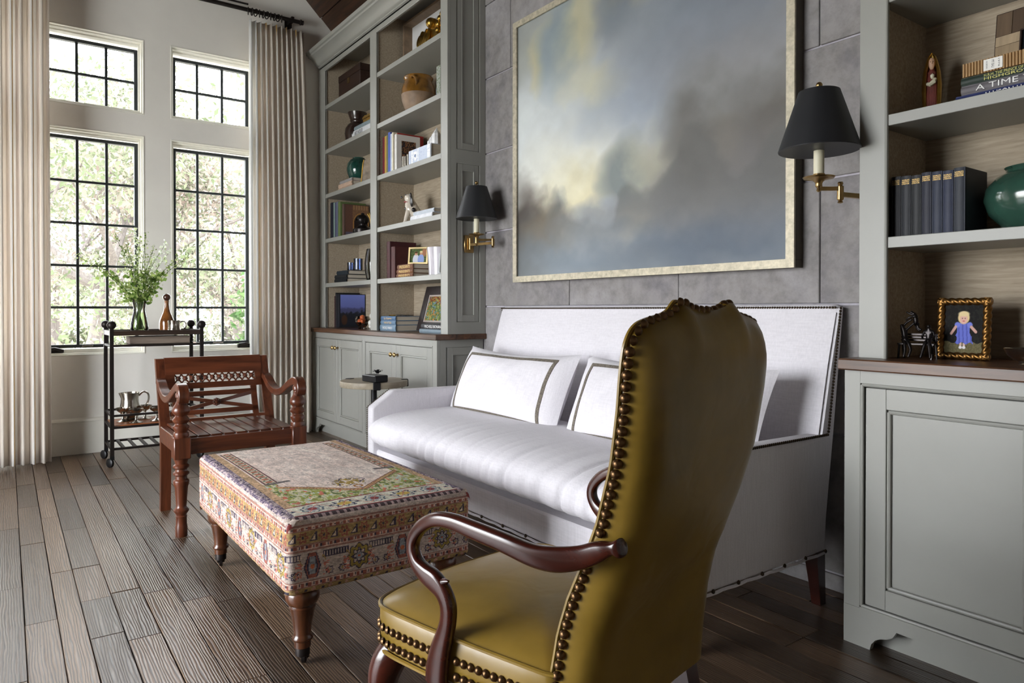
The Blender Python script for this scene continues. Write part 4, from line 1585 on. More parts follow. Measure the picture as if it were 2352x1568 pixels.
def slab(mb, y0, y1, z0, z1, th=.022, off=0.0):
    a, b = bx(z0) - off, bx(z1) - off
    mb.loft([[(a, y0, z0), (b, y0, z1), (b - th, y0, z1), (a - th, y0, z0)], [(a, y1, z0), (b, y1, z1), (b - th, y1, z1), (a - th, y1, z0)]])
for y in (.672, 1.21):
    mb = MB()
    w = .024
    mb.loft([[(x, y - w, z), (x, y + w, z), (x - .04, y + w, z), (x - .04, y - w, z)] for x, z in ((-4.035, 0), (-4.02, .2), (-4.02, .40), (bx(.6), .6), (bx(.785), .785))])
    W_(mb, 'rear_post', m_teak_x, tk, 20)
mb = MB()
slab(mb, .69, 1.195, .700, .79, .024, -.003)
W_(mb, 'crest_rail', m_teak, tk, 0)
mb = MB()
slab(mb, .69, 1.195, .622, .653, .024)
slab(mb, .69, .735, .653, .700, .024)
slab(mb, 1.155, 1.195, .653, .700, .024)
W_(mb, 'lattice_frame', m_teak, tk, 0)
fw = MB()
cw = (1.155 - .735) / 12
h_ = .0235
for sx_ in (-1, 1):
    fw.tube([(0, -sx_ * cw / 2, -h_), (-.0005, sx_ * cw / 2, h_)], .0045, 6, flat=1.6)
fw.sphere((.003, 0, 0), .0105, 8, 6)
for q in ((0, 1), (0, -1), (1, 0), (-1, 0)):
    fw.sphere((.002, q[0] * .0085, q[1] * .0085), .0062, 6, 4)
fwm = fw.mesh('fretwork')
for k in range(12):
    o = link('fretwork', fwm, m_teak, tk)
    o.location = (bx(.677) - .012 + 3.8, .735 + cw * (k + .5) - .93, .6765)
    o.rotation_euler = (0, -math.atan(.4), 0)
mb = MB()
slab(mb, .70, 1.155, .58, .606, .018, .003)
slab(mb, .70, 1.155, .487, .511, .018, .003)
slab(mb, .715, .742, .47, .622, .018, .003)
slab(mb, 1.125, 1.155, .47, .622, .018, .003)
W_(mb, 'back_frame', m_teak, tk, 0)
for a, b in (((.742, .583), (1.125, .508)), ((.742, .508), (1.125, .583))):
    mb = MB()
    mb.tube([(bx(a[1]) - .012, a[0], a[1]), (bx(b[1]) - .012, b[0], b[1])], .0095, 4, square=True, flat=.8)
    W_(mb, 'cross_brace', m_teak, tk, 0)
mb = MB()
for k in range(8):
    an = 2 * PI * k / 8
    mb.sphere((bx(.546) + .002, .934 + .014 * math.cos(an), .546 + .014 * math.sin(an)), .009, 6, 4)
mb.sphere((bx(.546) + .004, .934, .546), .012, 8, 6)
W_(mb, 'carved_rosette', m_teak, tk)
mb = MB()
slab(mb, .69, 1.195, .425, .47, .022, .002)
W_(mb, 'lower_rail', m_teak, tk, 0)
mb = MB()
mb.box(-3.562, -3.522, YA + .03, YB - .03, .378, .451, .003)
mb.box(-4.05, -4.03, .69, 1.19, .36, .425, .003)
for y in (YA, YB):
    mb.box(-4.02, -3.575, y - .016 + (.006 if y < 1 else 0), y + .016 + (.006 if y < 1 else 0), .365, .445, .003)
W_(mb, 'seat_frame', m_teak, tk, 0)
ns = 9
for k in range(ns):
    w = (YB - YA - .036) / ns
    y = YA + .018 + w * k
    W_(MB().box(-4.02, -3.548, y + .003, y + w - .003, .447, .459, .003), 'seat_slat', m_teak, tk, 0)
armp = [(-4.10, .675, .014), (-4.06, .66, .017), (-4.0, .628, .018), (-3.93, .607, .018), (-3.85, .604, .018), (-3.77, .618, .018), (-3.69, .648, .018), (-3.62, .675, .019), (-3.565, .688, .02), (-3.525, .68, .02), (-3.508, .655, .017), (-3.515, .63, .013), (-3.533, .625, .009)]
for y in (.66, 1.207):
    sp = spline(armp, 5)
    secs = []
    for i, p in enumerate(sp):
        a, b = sp[max(0, i - 1)], sp[min(len(sp) - 1, i + 1)]
        L = math.hypot(b[0] - a[0], b[1] - a[1])
        nx, nz = -(b[1] - a[1]) / L, (b[0] - a[0]) / L
        h = p[2]
        w = .023
        secs.append([(p[0] + nx * h * j, y + w * i_, p[1] + nz * h * j) for i_, j in ((-1, -.8), (-.85, -1), (.85, -1), (1, -.8), (1, .8), (.85, 1), (-.85, 1), (-1, .8))])
    W_(MB().loft(secs), 'arm', m_teak_x, tk, 35)

# ---------------------------------------------------------------- bar cart
cart = thing('bar_cart', 'dark iron bar cart with ball finials and casters, under the windows', 'bar cart', (-5.526, .85, 0))
XF, XB, CY0, CY1 = -5.352, -5.70, .568, 1.127
for x, y in ((XF, CY0), (XF, CY1), (XB, CY0), (XB, CY1)):
    o = W_(MB().tube([(x, y, .07), (x, y, .925)], .0115, 4, square=True), 'post', m_iron, cart, 0)
    W_(MB().sphere((x, y, .947), .0285, 14, 10), 'ball_finial', m_iron, o)
    mb = MB()
    mb.lathe([(0, -.012), (.024, -.012), (.031, -.007), (.031, .007), (.024, .012), (0, .012)], n=16, M=Tm((x - .004, y - .012, .031), rx=PI / 2, rz=.5))
    mb.box(x - .012, x + .012, y - .012, y + .012, .05, .075)
    W_(mb, 'caster', m_black, o)
m_tray = wood('dark_tray_wood', srgb(30, 22, 18), srgb(62, 46, 36), 1, 4, .35)
m_cartwood = wood('orange_brown_shelf', srgb(120, 66, 34), srgb(176, 108, 62), 1, 3.5, .35)
def frame4(mb, z0, z1, th=.009):
    mb.box(XF - th, XF + th, CY0, CY1, z0, z1, .001)
    mb.box(XB - th, XB + th, CY0, CY1, z0, z1, .001)
    mb.box(XB, XF, CY0 - th, CY0 + th, z0, z1, .001)
    mb.box(XB, XF, CY1 - th, CY1 + th, z0, z1, .001)
mb = MB()
frame4(mb, .876, .909, .010)
mb.box(XB, XF, CY0, CY1, .887, .9)
W_(mb, 'top_tray', m_tray, cart, 0)
for z0, z1 in ((.80, .815), (.335, .349), (.255, .27), (.113, .128)):
    mb = MB()
    frame4(mb, z0, z1)
    W_(mb, 'shelf_frame', m_iron, cart, 0)
m_gl_green = glass('green_edged_glass', (.75, .95, .88), 0, 1.2)
W_(MB().box(XB + .009, XF - .009, CY0 + .009, CY1 - .009, .806, .8145), 'glass_shelf', m_gl_green, cart, 0)
W_(MB().box(XB + .009, XF - .009, CY0 + .009, CY1 - .009, .262, .276), 'wooden_shelf', m_cartwood, cart, 0)
for k in range(7):
    y = CY0 + .07 + k * .07
    W_(MB().box(XB, XF, y - .009, y + .009, .114, .127), 'slat', m_iron, cart, 0)

# ---------------------------------------------------------------- things on the bar cart
TZ = .9005
m_vase = glass('clear_vase_glass', (.96, .98, .96), 0, 1.3)
m_water = glass('vase_water', (.86, .95, .72), 0, .5)
vs = thing('glass_vase', 'clear glass vase of water holding the green branches, on the bar cart', 'vase', (-5.56, .762, TZ))
vp = [(.052, 0), (.056, .004), (.059, .02), (.056, .055), (.047, .1), (.039, .135), (.037, .155), (.042, .185), (.05, .215), (.053, .222)]
MB().lathe(vp + [(.0505, .222), (.047, .214), (.0395, .185), (.0345, .155), (.0365, .135), (.0445, .1), (.0535, .055), (.0565, .02), (.052, .008), (0, .008)], n=28).build('vase_body', m_vase, vs)
MB().lathe([(0, .0085), (.0515, .0085), (.056, .02), (.053, .055), (.044, .1), (.0368, .13), (0, .1305)], n=24).build('water', m_water, vs)
m_stem = mat('green_stem', srgb(86, 104, 44), .6, var=.2)
def blob_leaves(name, pts, size, cols, parent, seed, per=1, m=None, asp=.42):
    r = np.random.RandomState(seed)
    P = np.repeat(np.array(pts), per, 0)
    n = len(P)
    a = r.normal(size=(n, 3)) + np.array([0, 0, .5])
    a /= np.linalg.norm(a, axis=1)[:, None]
    b = np.cross(a, r.normal(size=(n, 3)))
    b /= np.linalg.norm(b, axis=1)[:, None]
    s = size * r.uniform(.6, 1.3, n)[:, None]
    nn = np.cross(a, b)
    V = np.stack([P, P + a * s * .5 + b * s * asp + nn * s * .1, P + a * s, P + a * s * .5 - b * s * asp + nn * s * .1], 1).reshape(-1, 3)
    me = bpy.data.meshes.new(name)
    me.vertices.add(n * 4)
    me.vertices.foreach_set('co', V.ravel())
    me.loops.add(n * 4)
    me.loops.foreach_set('vertex_index', np.arange(n * 4, dtype=np.int32))
    me.polygons.add(n)
    me.polygons.foreach_set('loop_start', np.arange(n, dtype=np.int32) * 4)
    me.update(calc_edges=True)
    cl = np.array([srgb(*c_) for c_ in cols])
    cc = cl[r.randint(0, len(cl), n)] * r.uniform(.75, 1.2, (n, 1))
    at = me.attributes.new('print', 'FLOAT_COLOR', 'FACE')
    at.data.foreach_set('color', np.concatenate([cc, np.ones((n, 1))], 1).astype(np.float32).ravel())
    return tag(link(name, me, m_leaf, parent), kind='stuff')
TIPS = [(.40, 1.41, .0), (.50, 1.36, .05), (.612, 1.57, -.02), (.675, 1.50, .06), (.733, 1.61, .0), (.775, 1.55, -.06), (.80, 1.575, .04), (.845, 1.49, .07), (.93, 1.52, .0), (.965, 1.47, -.05), (1.0, 1.42, .06), (1.08, 1.44, .0), (.86, 1.4, -.08)]
rs = random.Random(4)
STEM_L = ['low green branch arching farthest left out of the glass vase', 'second green branch from the left, bending low in the glass vase', 'tall green branch leaning left, its tip against the left window', 'upright green branch left of the tallest one in the glass vase', 'tallest branch in the glass vase, thick with white blossom', 'upright green branch just right of the tallest one', 'slender green branch right of the tallest, before the wall between windows', 'green branch leaning slightly right in the glass vase',
          'white-blossomed branch leaning right in the glass vase', 'white-blossomed lower branch leaning right towards the right window', 'green branch reaching right above the decanter', 'green branch reaching farthest right from the glass vase', 'short green branch at the middle of the bouquet']
for i, (ty, tz, tx) in enumerate(TIPS):
    st = thing('flower_branch', STEM_L[i], 'flower branch', (-5.56, .762, TZ + .012), group='green branches in the glass vase')
    dy, dz = ty - .762, tz - TZ - .012
    base = (rs.uniform(-.03, .03), -dy * .09, .0)
    neck = (tx * .15, dy * .07, .16)
    tip = (tx, dy, dz)
    mid = (tx * .5, dy * .42 + rs.uniform(-.01, .01), .16 + (dz - .16) * .55)
    sp = spline([base, neck, mid, tip], 10)
    MB().tube(sp, [.0036 - .0022 * k / (len(sp) - 1) for k in range(len(sp))], 5).build('stem', m_stem, st)
    P = [p for k, p in enumerate(sp) if k > 11]
    dense = []
    for k, p in enumerate(P):
        f = k / len(P)
        for q in range(5):
            w = .026 * (1 - f) + .008
            dense.append((p[0] + rs.gauss(0, w), p[1] + rs.gauss(0, w), p[2] + rs.gauss(0, .014)))
    low = [p for p in dense if p[2] < .40]
    blob_leaves('leaf_cluster', low[::2] + [(p[0] * 1.25, p[1] + rs.gauss(0, .02), p[2]) for p in low[::3]], .03, [(122, 150, 76), (150, 172, 96), (98, 128, 58), (172, 188, 116)], st, 50 + i, 1)
    bud = []
    for k, p in enumerate(P):
        f = k / len(P)
        if f < .25:
            continue
        for q in range(7):
            w = .020 * (1 - f) + .005
            bud.append((p[0] + rs.gauss(0, w), p[1] + rs.gauss(0, w), p[2] + rs.gauss(0, .012)))
    if i in (4, 8, 9):
        blob_leaves('blossoms', bud, .019, [(240, 242, 232), (226, 234, 212), (196, 210, 160)], st, 80 + i, 1, None, .5)
    else:
        blob_leaves('buds', bud, .0125, [(150, 168, 92), (120, 136, 80), (190, 202, 142), (92, 108, 66)], st, 80 + i, 1, None, .5)

dc = thing('decanter', 'amber brown glass decanter with round ball stopper on the bar cart', 'decanter', (-5.52, .931, TZ))
m_amber = mat('amber_lacquer', srgb(120, 74, 34), .15, var=.35, scale=22, coat=.6)
m_amber2 = mat('brown_glass_ball', srgb(72, 44, 34), .12, var=.15, coat=.6)
MB().lathe([(.045, 0), (.05, .004), (.05, .055), (.047, .075), (.036, .105), (.025, .13), (.0185, .155), (.015, .185), (.0145, .205), (.016, .21), (.016, .214), (.008, .214)], n=24).build('bottle', m_amber, dc)
MB().sphere((0, 0, .238), .0265, 16, 12).build('ball_stopper', m_amber2, dc)
mg = thing('pewter_mug', 'small pewter mug with curled handle beside the decanter', 'mug', (-5.44, .965, TZ))
MB().lathe([(.036, 0), (.042, .004), (.041, .012), (.038, .02), (.0375, .05), (.042, .074), (.0405, .074), (.036, .05), (.0365, .02), (0, .012)], n=22).build('mug_body', m_silver, mg)
MB().tube(spline([(0, .038, .06), (0, .055, .068), (0, .074, .058), (0, .078, .035), (0, .07, .018), (0, .062, .022)], 5), .0045, 8).build('handle', m_silver, mg)
m_box = wood('weathered_box', srgb(112, 96, 84), srgb(158, 142, 128), 1, 4, .8)
bxo = thing('storage_box', 'long weathered wooden box on the glass shelf of the bar cart', 'box', (-5.5, .873, .8152))
MB().box(-.09, .09, -.19, .19, 0, .046, .003).build('box_body', m_box, bxo, 0)
MB().box(-.092, .092, -.192, .192, .036, .05, .002).build('lid', m_box, bxo, 0)
pt = thing('pewter_pitcher', 'pewter pitcher with a curved handle on the lower shelf of the bar cart', 'pitcher', (-5.60, .705, .2765))
pp = [(.05, 0), (.058, .006), (.05, .016), (.055, .03), (.064, .06), (.064, .085), (.057, .12), (.055, .15), (.06, .19), (.0585, .19), (.053, .15), (.054, .12), (.061, .085), (.06, .06), (0, .03)]
mb = MB().lathe(pp, n=28)
mb.v = [(x, y - (.03 * max(0, (z - .165) / .03) * max(0, -y / .06 - .55) if z > .165 else 0), z) for x, y, z in mb.v]
mb.build('pitcher_body', m_silver, pt)
MB().tube(spline([(0, .056, .165), (0, .085, .19), (0, .115, .175), (0, .118, .13), (0, .095, .085), (0, .064, .065)], 6), [.0065] * 31, 8).build('handle', m_silver, pt)
gob = [(.04, 0), (.042, .003), (.03, .008), (.012, .016), (.0075, .026), (.01, .036), (.007, .046), (.009, .056), (.024, .066), (.04, .078), (.046, .096), (.0445, .096), (.038, .08), (.022, .069), (0, .064)]
gm = MB().lathe(gob, n=24).mesh('goblet')
for i, (x, y, lb) in enumerate(((-5.52, .652, 'pewter coupe goblet, leftmost on the bar cart shelf'), (-5.42, .72, 'pewter coupe goblet at the front of the bar cart shelf'), (-5.575, .797, 'pewter coupe goblet standing behind the others, right of the pitcher'), (-5.44, .85, 'pewter coupe goblet, nearest the carved armchair'), (-5.56, 1.0, 'pewter coupe goblet seen through the carved chair back'))):
    tag(bpy.data.objects.new('goblet', gm), lb, 'goblet', 'pewter goblets on the bar cart')
    o = bpy.data.objects['goblet' if i == 0 else 'goblet.%03d' % i]
    COL.objects.link(o)
    o.location = (x, y, .2765)
    if i == 0:
        gm.materials.append(m_silver)

# ---------------------------------------------------------------- round side table by the sofa arm
m_limed = wood('limed_oak', srgb(140, 130, 112), srgb(172, 160, 140), 1, 4, .5, bump=.1)
ta = thing('side_table', 'small round drinks table with pale wood top and black clips, behind the sofa arm', 'table', (-4.02, 1.84, 0))
MB().lathe([(.19, .578), (.203, .58), (.205, .584), (.205, .612), (.203, .616), (.0, .617)], n=48).build('table_top', m_limed, ta, 30)
mb = MB().lathe([(.018, .012), (.018, .578)], n=12)
mb.lathe([(.13, 0), (.13, .01), (.12, .014), (.03, .02), (.018, .03)], n=28)
mb.build('pedestal', m_black, ta, 40)
for z in (.36, .23):
    MB().tube([(0, -.045, z), (0, .045, z)], .006, 8, M=Tm((0, 0, 0), rz=.6)).build('cross_pin', m_iron, ta)
for a in (-2.65, -.35, 1.2):
    MB().box(.165, .209, -.022, .022, .574, .6195, .004, M=Tm(rz=a)).build('corner_clip', m_black, ta, 0)
tb = thing('flower_box', 'small black box with a black metal flower on its lid, on the round table', 'box', (-3.92, 1.80, .6185), .12)
MB().box(-.075, .075, -.045, .045, 0, .04, .004).build('box_body', m_black, tb, 0)
mb = MB()
for k in range(8):
    an = 2 * PI * k / 8
    mb.grid(lambda u, v: (.03 + (.006 + .028 * u) * math.cos(an + (v - .5) * .9 * math.sin(PI * u)), (.006 + .028 * u) * math.sin(an + (v - .5) * .9 * math.sin(PI * u)), .046 + .02 * math.sin(u * 2.4) + .006 * (k % 2)), 5, 3)
mb.sphere((.03, 0, .06), .011, 8, 6)
mb.build('metal_flower', m_black, tb)
# ---------------------------------------------------------------- curtains and rod
def curtain_mat():
    m, n, l, b = _nodes('striped_linen_curtain')
    a = n.new('ShaderNodeAttribute')
    a.attribute_name = 'print'
    v, _ = _coords(n, l, (20, 20, 1))
    x = _noise(n, l, v, 40, 3)
    l.new(a.outputs['Color'], b.inputs['Base Color'])
    b.inputs['Roughness'].default_value = 0.9
    b.inputs['Specular IOR Level'].default_value = 0.1
    tr = n.new('ShaderNodeBsdfTranslucent')
    l.new(a.outputs['Color'], tr.inputs[0])
    mx = n.new('ShaderNodeMixShader')
    mx.inputs[0].default_value = 0.5
    l.new(b.outputs[0], mx.inputs[1])
    l.new(tr.outputs[0], mx.inputs[2])
    l.new(mx.outputs[0], n['Material Output'].inputs[0])
    _bump(n, l, x.outputs['Fac'], b, 0.15, 0.002)
    return m
m_curt = curtain_mat()
def curtain(label, y0, y1, xc, nf, seed, z0=.012, z1=3.385, stripes=(), y_top=None, lining=False):
    t = thing('curtain', label, 'curtain', (xc, (y0 + y1) / 2, z0), group='striped curtains')
    rr = random.Random(seed)
    nu, nv = nf * 14, 30
    ph = [rr.uniform(-.35, .35) for _ in range(nf + 1)]
    am = [rr.uniform(.75, 1.15) for _ in range(nf + 1)]
    vs, cols_ = [], []
    for j in range(nv + 1):
        v = j / nv
        z = z0 + (z1 - z0) * v
        pinch = max(0, (v - .93) / .07)
        for i in range(nu + 1):
            u = i / nu
            k = min(nf - 1, int(u * nf))
            f = u * nf - k
            a = am[k] * (1 - f) + am[k + 1] * f
            s = math.sin(2 * PI * (u * nf) + ph[k] * math.sin(PI * f))
            s = math.copysign(abs(s) ** .8, s)
            A = .036 * a * (1 - .45 * pinch) * (.82 + .18 * (1 - v)) + .004 * math.sin(9 * v + k)
            yt0, yt1 = y_top or (y0, y1)
            ya, yb = y0 + (yt0 - y0) * v ** 3, y1 + (yt1 - y1) * v ** 3
            y = ya + (yb - ya) * u + .012 * math.sin(2 * PI * u * nf * 2) * (1 - pinch)
            x = xc + A * s + .02 * pinch * (1 if abs(s) > .9 and s > 0 else 0)
            vs.append((x - xc, y - (y0 + y1) / 2, z - z0))
    fs = [(j * (nu + 1) + i, j * (nu + 1) + i + 1, (j + 1) * (nu + 1) + i + 1, (j + 1) * (nu + 1) + i) for j in range(nv) for i in range(nu)]
    me = bpy.data.meshes.new('drape')
    me.from_pydata(vs, [], fs)
    cl = []
    for j in range(nv):
        for i in range(nu):
            u = (i + .5) / nu
            p = (u * nf * .5) % 1.0
            if lining and u < .2:
                cl.append((*srgb(*((216, 186, 110) if .13 < u < .15 else (250, 250, 249))), 1))
                continue
            c = (242, 236, 228) if p < .34 else (236, 229, 222) if p < .56 else (220, 184, 120) if p < .60 else (248, 246, 242) if p < .82 else (238, 220, 194) if p < .9 else (236, 228, 222)
            cl.append((*srgb(*c), 1))
    at = me.attributes.new('print', 'FLOAT_COLOR', 'FACE')
    at.data.foreach_set('color', np.array(cl, np.float32).ravel())
    me.polygons.foreach_set('use_smooth', [True] * len(me.polygons))
    o = link('drape', me, m_curt, t)
    sd = o.modifiers.new('cloth_thickness', 'SOLIDIFY')
    sd.thickness = .003
    return t
curtain('floor-length striped cream curtain at the right end of the rod, beside the tall bookcase', 1.60, 2.105, -5.865, 11, 3, .014, 3.385, (), (1.60, 2.05), True)
curtain('floor-length striped cream curtain at the left edge, in front of the left window', -.26, .245, -5.72, 9, 5, .014, 3.385)
rod = thing('curtain_rod', 'dark iron curtain rod with rings above the windows', 'curtain rod', (-5.88, .6, 3.47))
MB().tube([(0, -1.9, 0), (0, 1.42, 0)], .0165, 12).build('rod', m_iron, rod)
MB().tube([(.0, -1.9, .045), (.0, 1.0, .045)], .008, 8).build('pull_rail', m_iron, rod)
mb = MB()
mb.lathe([(.017, 0), (.024, .004), (.024, .014), (.016, .02), (.02, .03), (.0, .04)], n=12, M=Tm((0, 1.42, 0), rx=-PI / 2))
mb.build('end_cap', m_iron, rod)
for y in (1.36, -.9):
    mb = MB()
    mb.box(-.12, .012, y - .012, y + .012, -.012, .03, .002)
    mb.box(-.12, -.105, y - .03, y + .03, -.06, .06, .002)
    mb.build('bracket', m_iron, rod, 0)
rg = MB().tube([(.028 * math.cos(a), 0, .028 * math.sin(a) - .008) for a in [2 * PI * k / 16 for k in range(16)]], .0045, 6, closed=True).mesh('ring')
for k in range(14):
    y = (1.0 + k * .03) if k < 10 else (-.85 + (k - 10) * .05)
    o = link('ring', rg, m_iron, rod)
    o.location = (0, y, 0)
    o.rotation_euler = (0, 0, .25 * (k % 3 - 1))

# ---------------------------------------------------------------- large sky painting
m_canvas = attr_mat('oil_on_canvas', 0.55, 0.25, 240, 0.0, 0.35)
m_silverleaf = mat('champagne_silver_leaf', srgb(188, 180, 160), 0.55, 0.5, var=0.14, scale=50, bump=0.15, bscale=120)
m_darkwood = mat('dark_bronze_side', srgb(66, 58, 46), 0.5, 0.2, var=.15)
def sky_art(U, V):
    n1, n2, n3 = vnoise(U, V, 4, 1), vnoise(U, V, 8, 2), vnoise(U, V, 18, 3)
    img = np.empty(U.shape + (3,))
    img[:] = (138, 143, 147)
    du, dv = U + (n1 - .5) * .16 + (n3 - .5) * .03, V + (n2 - .5) * .12 + (n3 - .5) * .03
    b = lambda cx, cy, rx, ry, col, a=1.0, s=.62: ell(du, dv, cx, cy, rx * 1.08, ry * 1.08, s) * a
    for cx, cy, rx, ry, col, a in (
        (.12, .56, .26, .20, (206, 212, 212), 1), (.30, .45, .36, .15, (198, 202, 202), .9), (.22, .36, .24, .12, (208, 208, 196), .95),
        (.45, .62, .30, .12, (164, 170, 172), .7), (.10, .88, .12, .10, (150, 152, 140), .6), (.12, .83, .04, .08, (182, 174, 136), .7),
        (.28, .88, .07, .16, (172, 168, 138), .75), (.34, .95, .06, .12, (166, 162, 136), .7), (.20, .86, .06, .14, (118, 134, 146), .7),
        (.46, .96, .06, .12, (96, 104, 114), .85), (.58, .93, .10, .06, (172, 164, 130), .8), (.64, .99, .06, .05, (168, 156, 116), .6),
        (.38, .65, .10, .05, (186, 180, 146), .5), (.80, .86, .26, .18, (112, 120, 130), .85), (.92, .78, .16, .14, (106, 112, 122), .8),
        (.56, .55, .16, .10, (126, 136, 152), .6), (.86, .60, .2, .10, (132, 130, 132), .7), (.70, .70, .2, .1, (124, 130, 140), .6),
        (.30, .30, .20, .07, (208, 202, 172), .8), (.36, .27, .10, .06, (204, 196, 162), .6), (.58, .31, .06, .09, (196, 190, 160), .7),
        (.52, .34, .08, .05, (190, 186, 160), .6), (.84, .35, .05, .07, (182, 174, 150), .8),
        (.75, .33, .11, .18, (96, 94, 90), .95), (.70, .40, .05, .10, (100, 98, 94), .8), (.98, .38, .12, .12, (92, 88, 82), .95), (.98, .26, .2, .12, (100, 98, 98), .8),
        (.51, .29, .065, .11, (112, 120, 122), .9), (.20, .23, .03, .07, (112, 120, 126), .9), (.37, .20, .08, .05, (136, 140, 142), .8),
        (.10, .16, .13, .10, (104, 92, 72), .95), (.02, .24, .06, .12, (72, 64, 60), .9), (.10, .14, .05, .05, (132, 104, 68), .7), (.04, .06, .12, .10, (92, 94, 92), .85),
        (.30, .06, .26, .08, (116, 126, 136), .85), (.60, .13, .26, .07, (138, 140, 142), .7), (.56, .16, .06, .04, (168, 162, 146), .6),
        (.80, .06, .30, .08, (88, 98, 110), .9), (.88, .14, .2, .06, (104, 108, 114), .8), (.45, .22, .03, .03, (160, 168, 178), .6), (.7, .20, .2, .05, (120, 120, 120), .6)):
        img = blend(img, b(cx, cy, rx, ry, col, a), col)
    n4 = vnoise(U, V, 9, 21)
    # soft tree line: darker billowing silhouettes against the bright horizon
    hgt = .20 + .05 * np.sin(U * 9 + .6) * np.clip((.62 - U) * 5, 0, 1) + .20 * np.exp(-((U - .74) / .10) ** 2) + .10 * np.exp(-((U - .505) / .05) ** 2) + .05 * np.exp(-((U - .2) / .03) ** 2) + .16 * np.exp(-((U - 1.0) / .10) ** 2) + (n4 - .5) * .12
    tr_ = np.clip((hgt - V) / .035 + .5, 0, 1) * np.clip((V - .10) / .10, 0, 1)
    img = blend(img, tr_ * (.38 + .32 * np.clip((U - .3) * 1.6, 0, 1)), (92, 92, 90))
    img = img * 1.05
    return img * (.93 + .09 * n3[..., None] + .05 * n2[..., None])
pa = thing('painting', 'large cloudy sky landscape painting in a thin silver frame above the sofa', 'painting', (-2.47, 2.47, 1.95))
PX0, PX1, PZ0, PZ1 = -3.388, -1.554, 1.211, 2.737
def quadframe(mb, x0, x1, z0, z1, y0, y1, w):
    mb.box(x0, x1, y0, y1, z1 - w, z1, .0015)
    mb.box(x0, x1, y0, y1, z0, z0 + w, .0015)
    mb.box(x0, x0 + w, y0, y1, z0 + w, z1 - w, .0015)
    mb.box(x1 - w, x1, y0, y1, z0 + w, z1 - w, .0015)
mb = MB()
for p in (((PX0, PZ0), (PX1, PZ0), (PX1 - .036, PZ0 + .034), (PX0 + .036, PZ0 + .034)), ((PX0, PZ1), (PX1, PZ1), (PX1 - .036, PZ1 - .034), (PX0 + .036, PZ1 - .034)),
          ((PX0, PZ0), (PX0, PZ1), (PX0 + .036, PZ1 - .034), (PX0 + .036, PZ0 + .034)), ((PX1, PZ0), (PX1, PZ1), (PX1 - .036, PZ1 - .034), (PX1 - .036, PZ0 + .034))):
    M_ = MB().prism(list(p), 2.438, 2.447, 'y')
    mb.add(M_.v, M_.f)
W_(mb, 'frame_face', m_silverleaf, pa, 0)
mb = MB()
quadframe(mb, PX0 + .001, PX1 - .001, PZ0 + .001, PZ1 - .001, 2.447, 2.4995, .03)
W_(mb, 'frame_side', m_darkwood, pa, 0)
cvw, cvh = PX1 - PX0 - .066, PZ1 - PZ0 - .062
o = painted('canvas', sky_art, cvw, cvh, 260, 216, m_canvas, pa)
o.location = ((PX0 + PX1) / 2 + 2.47, 2.452 - 2.47, PZ0 + .031 - 1.95)

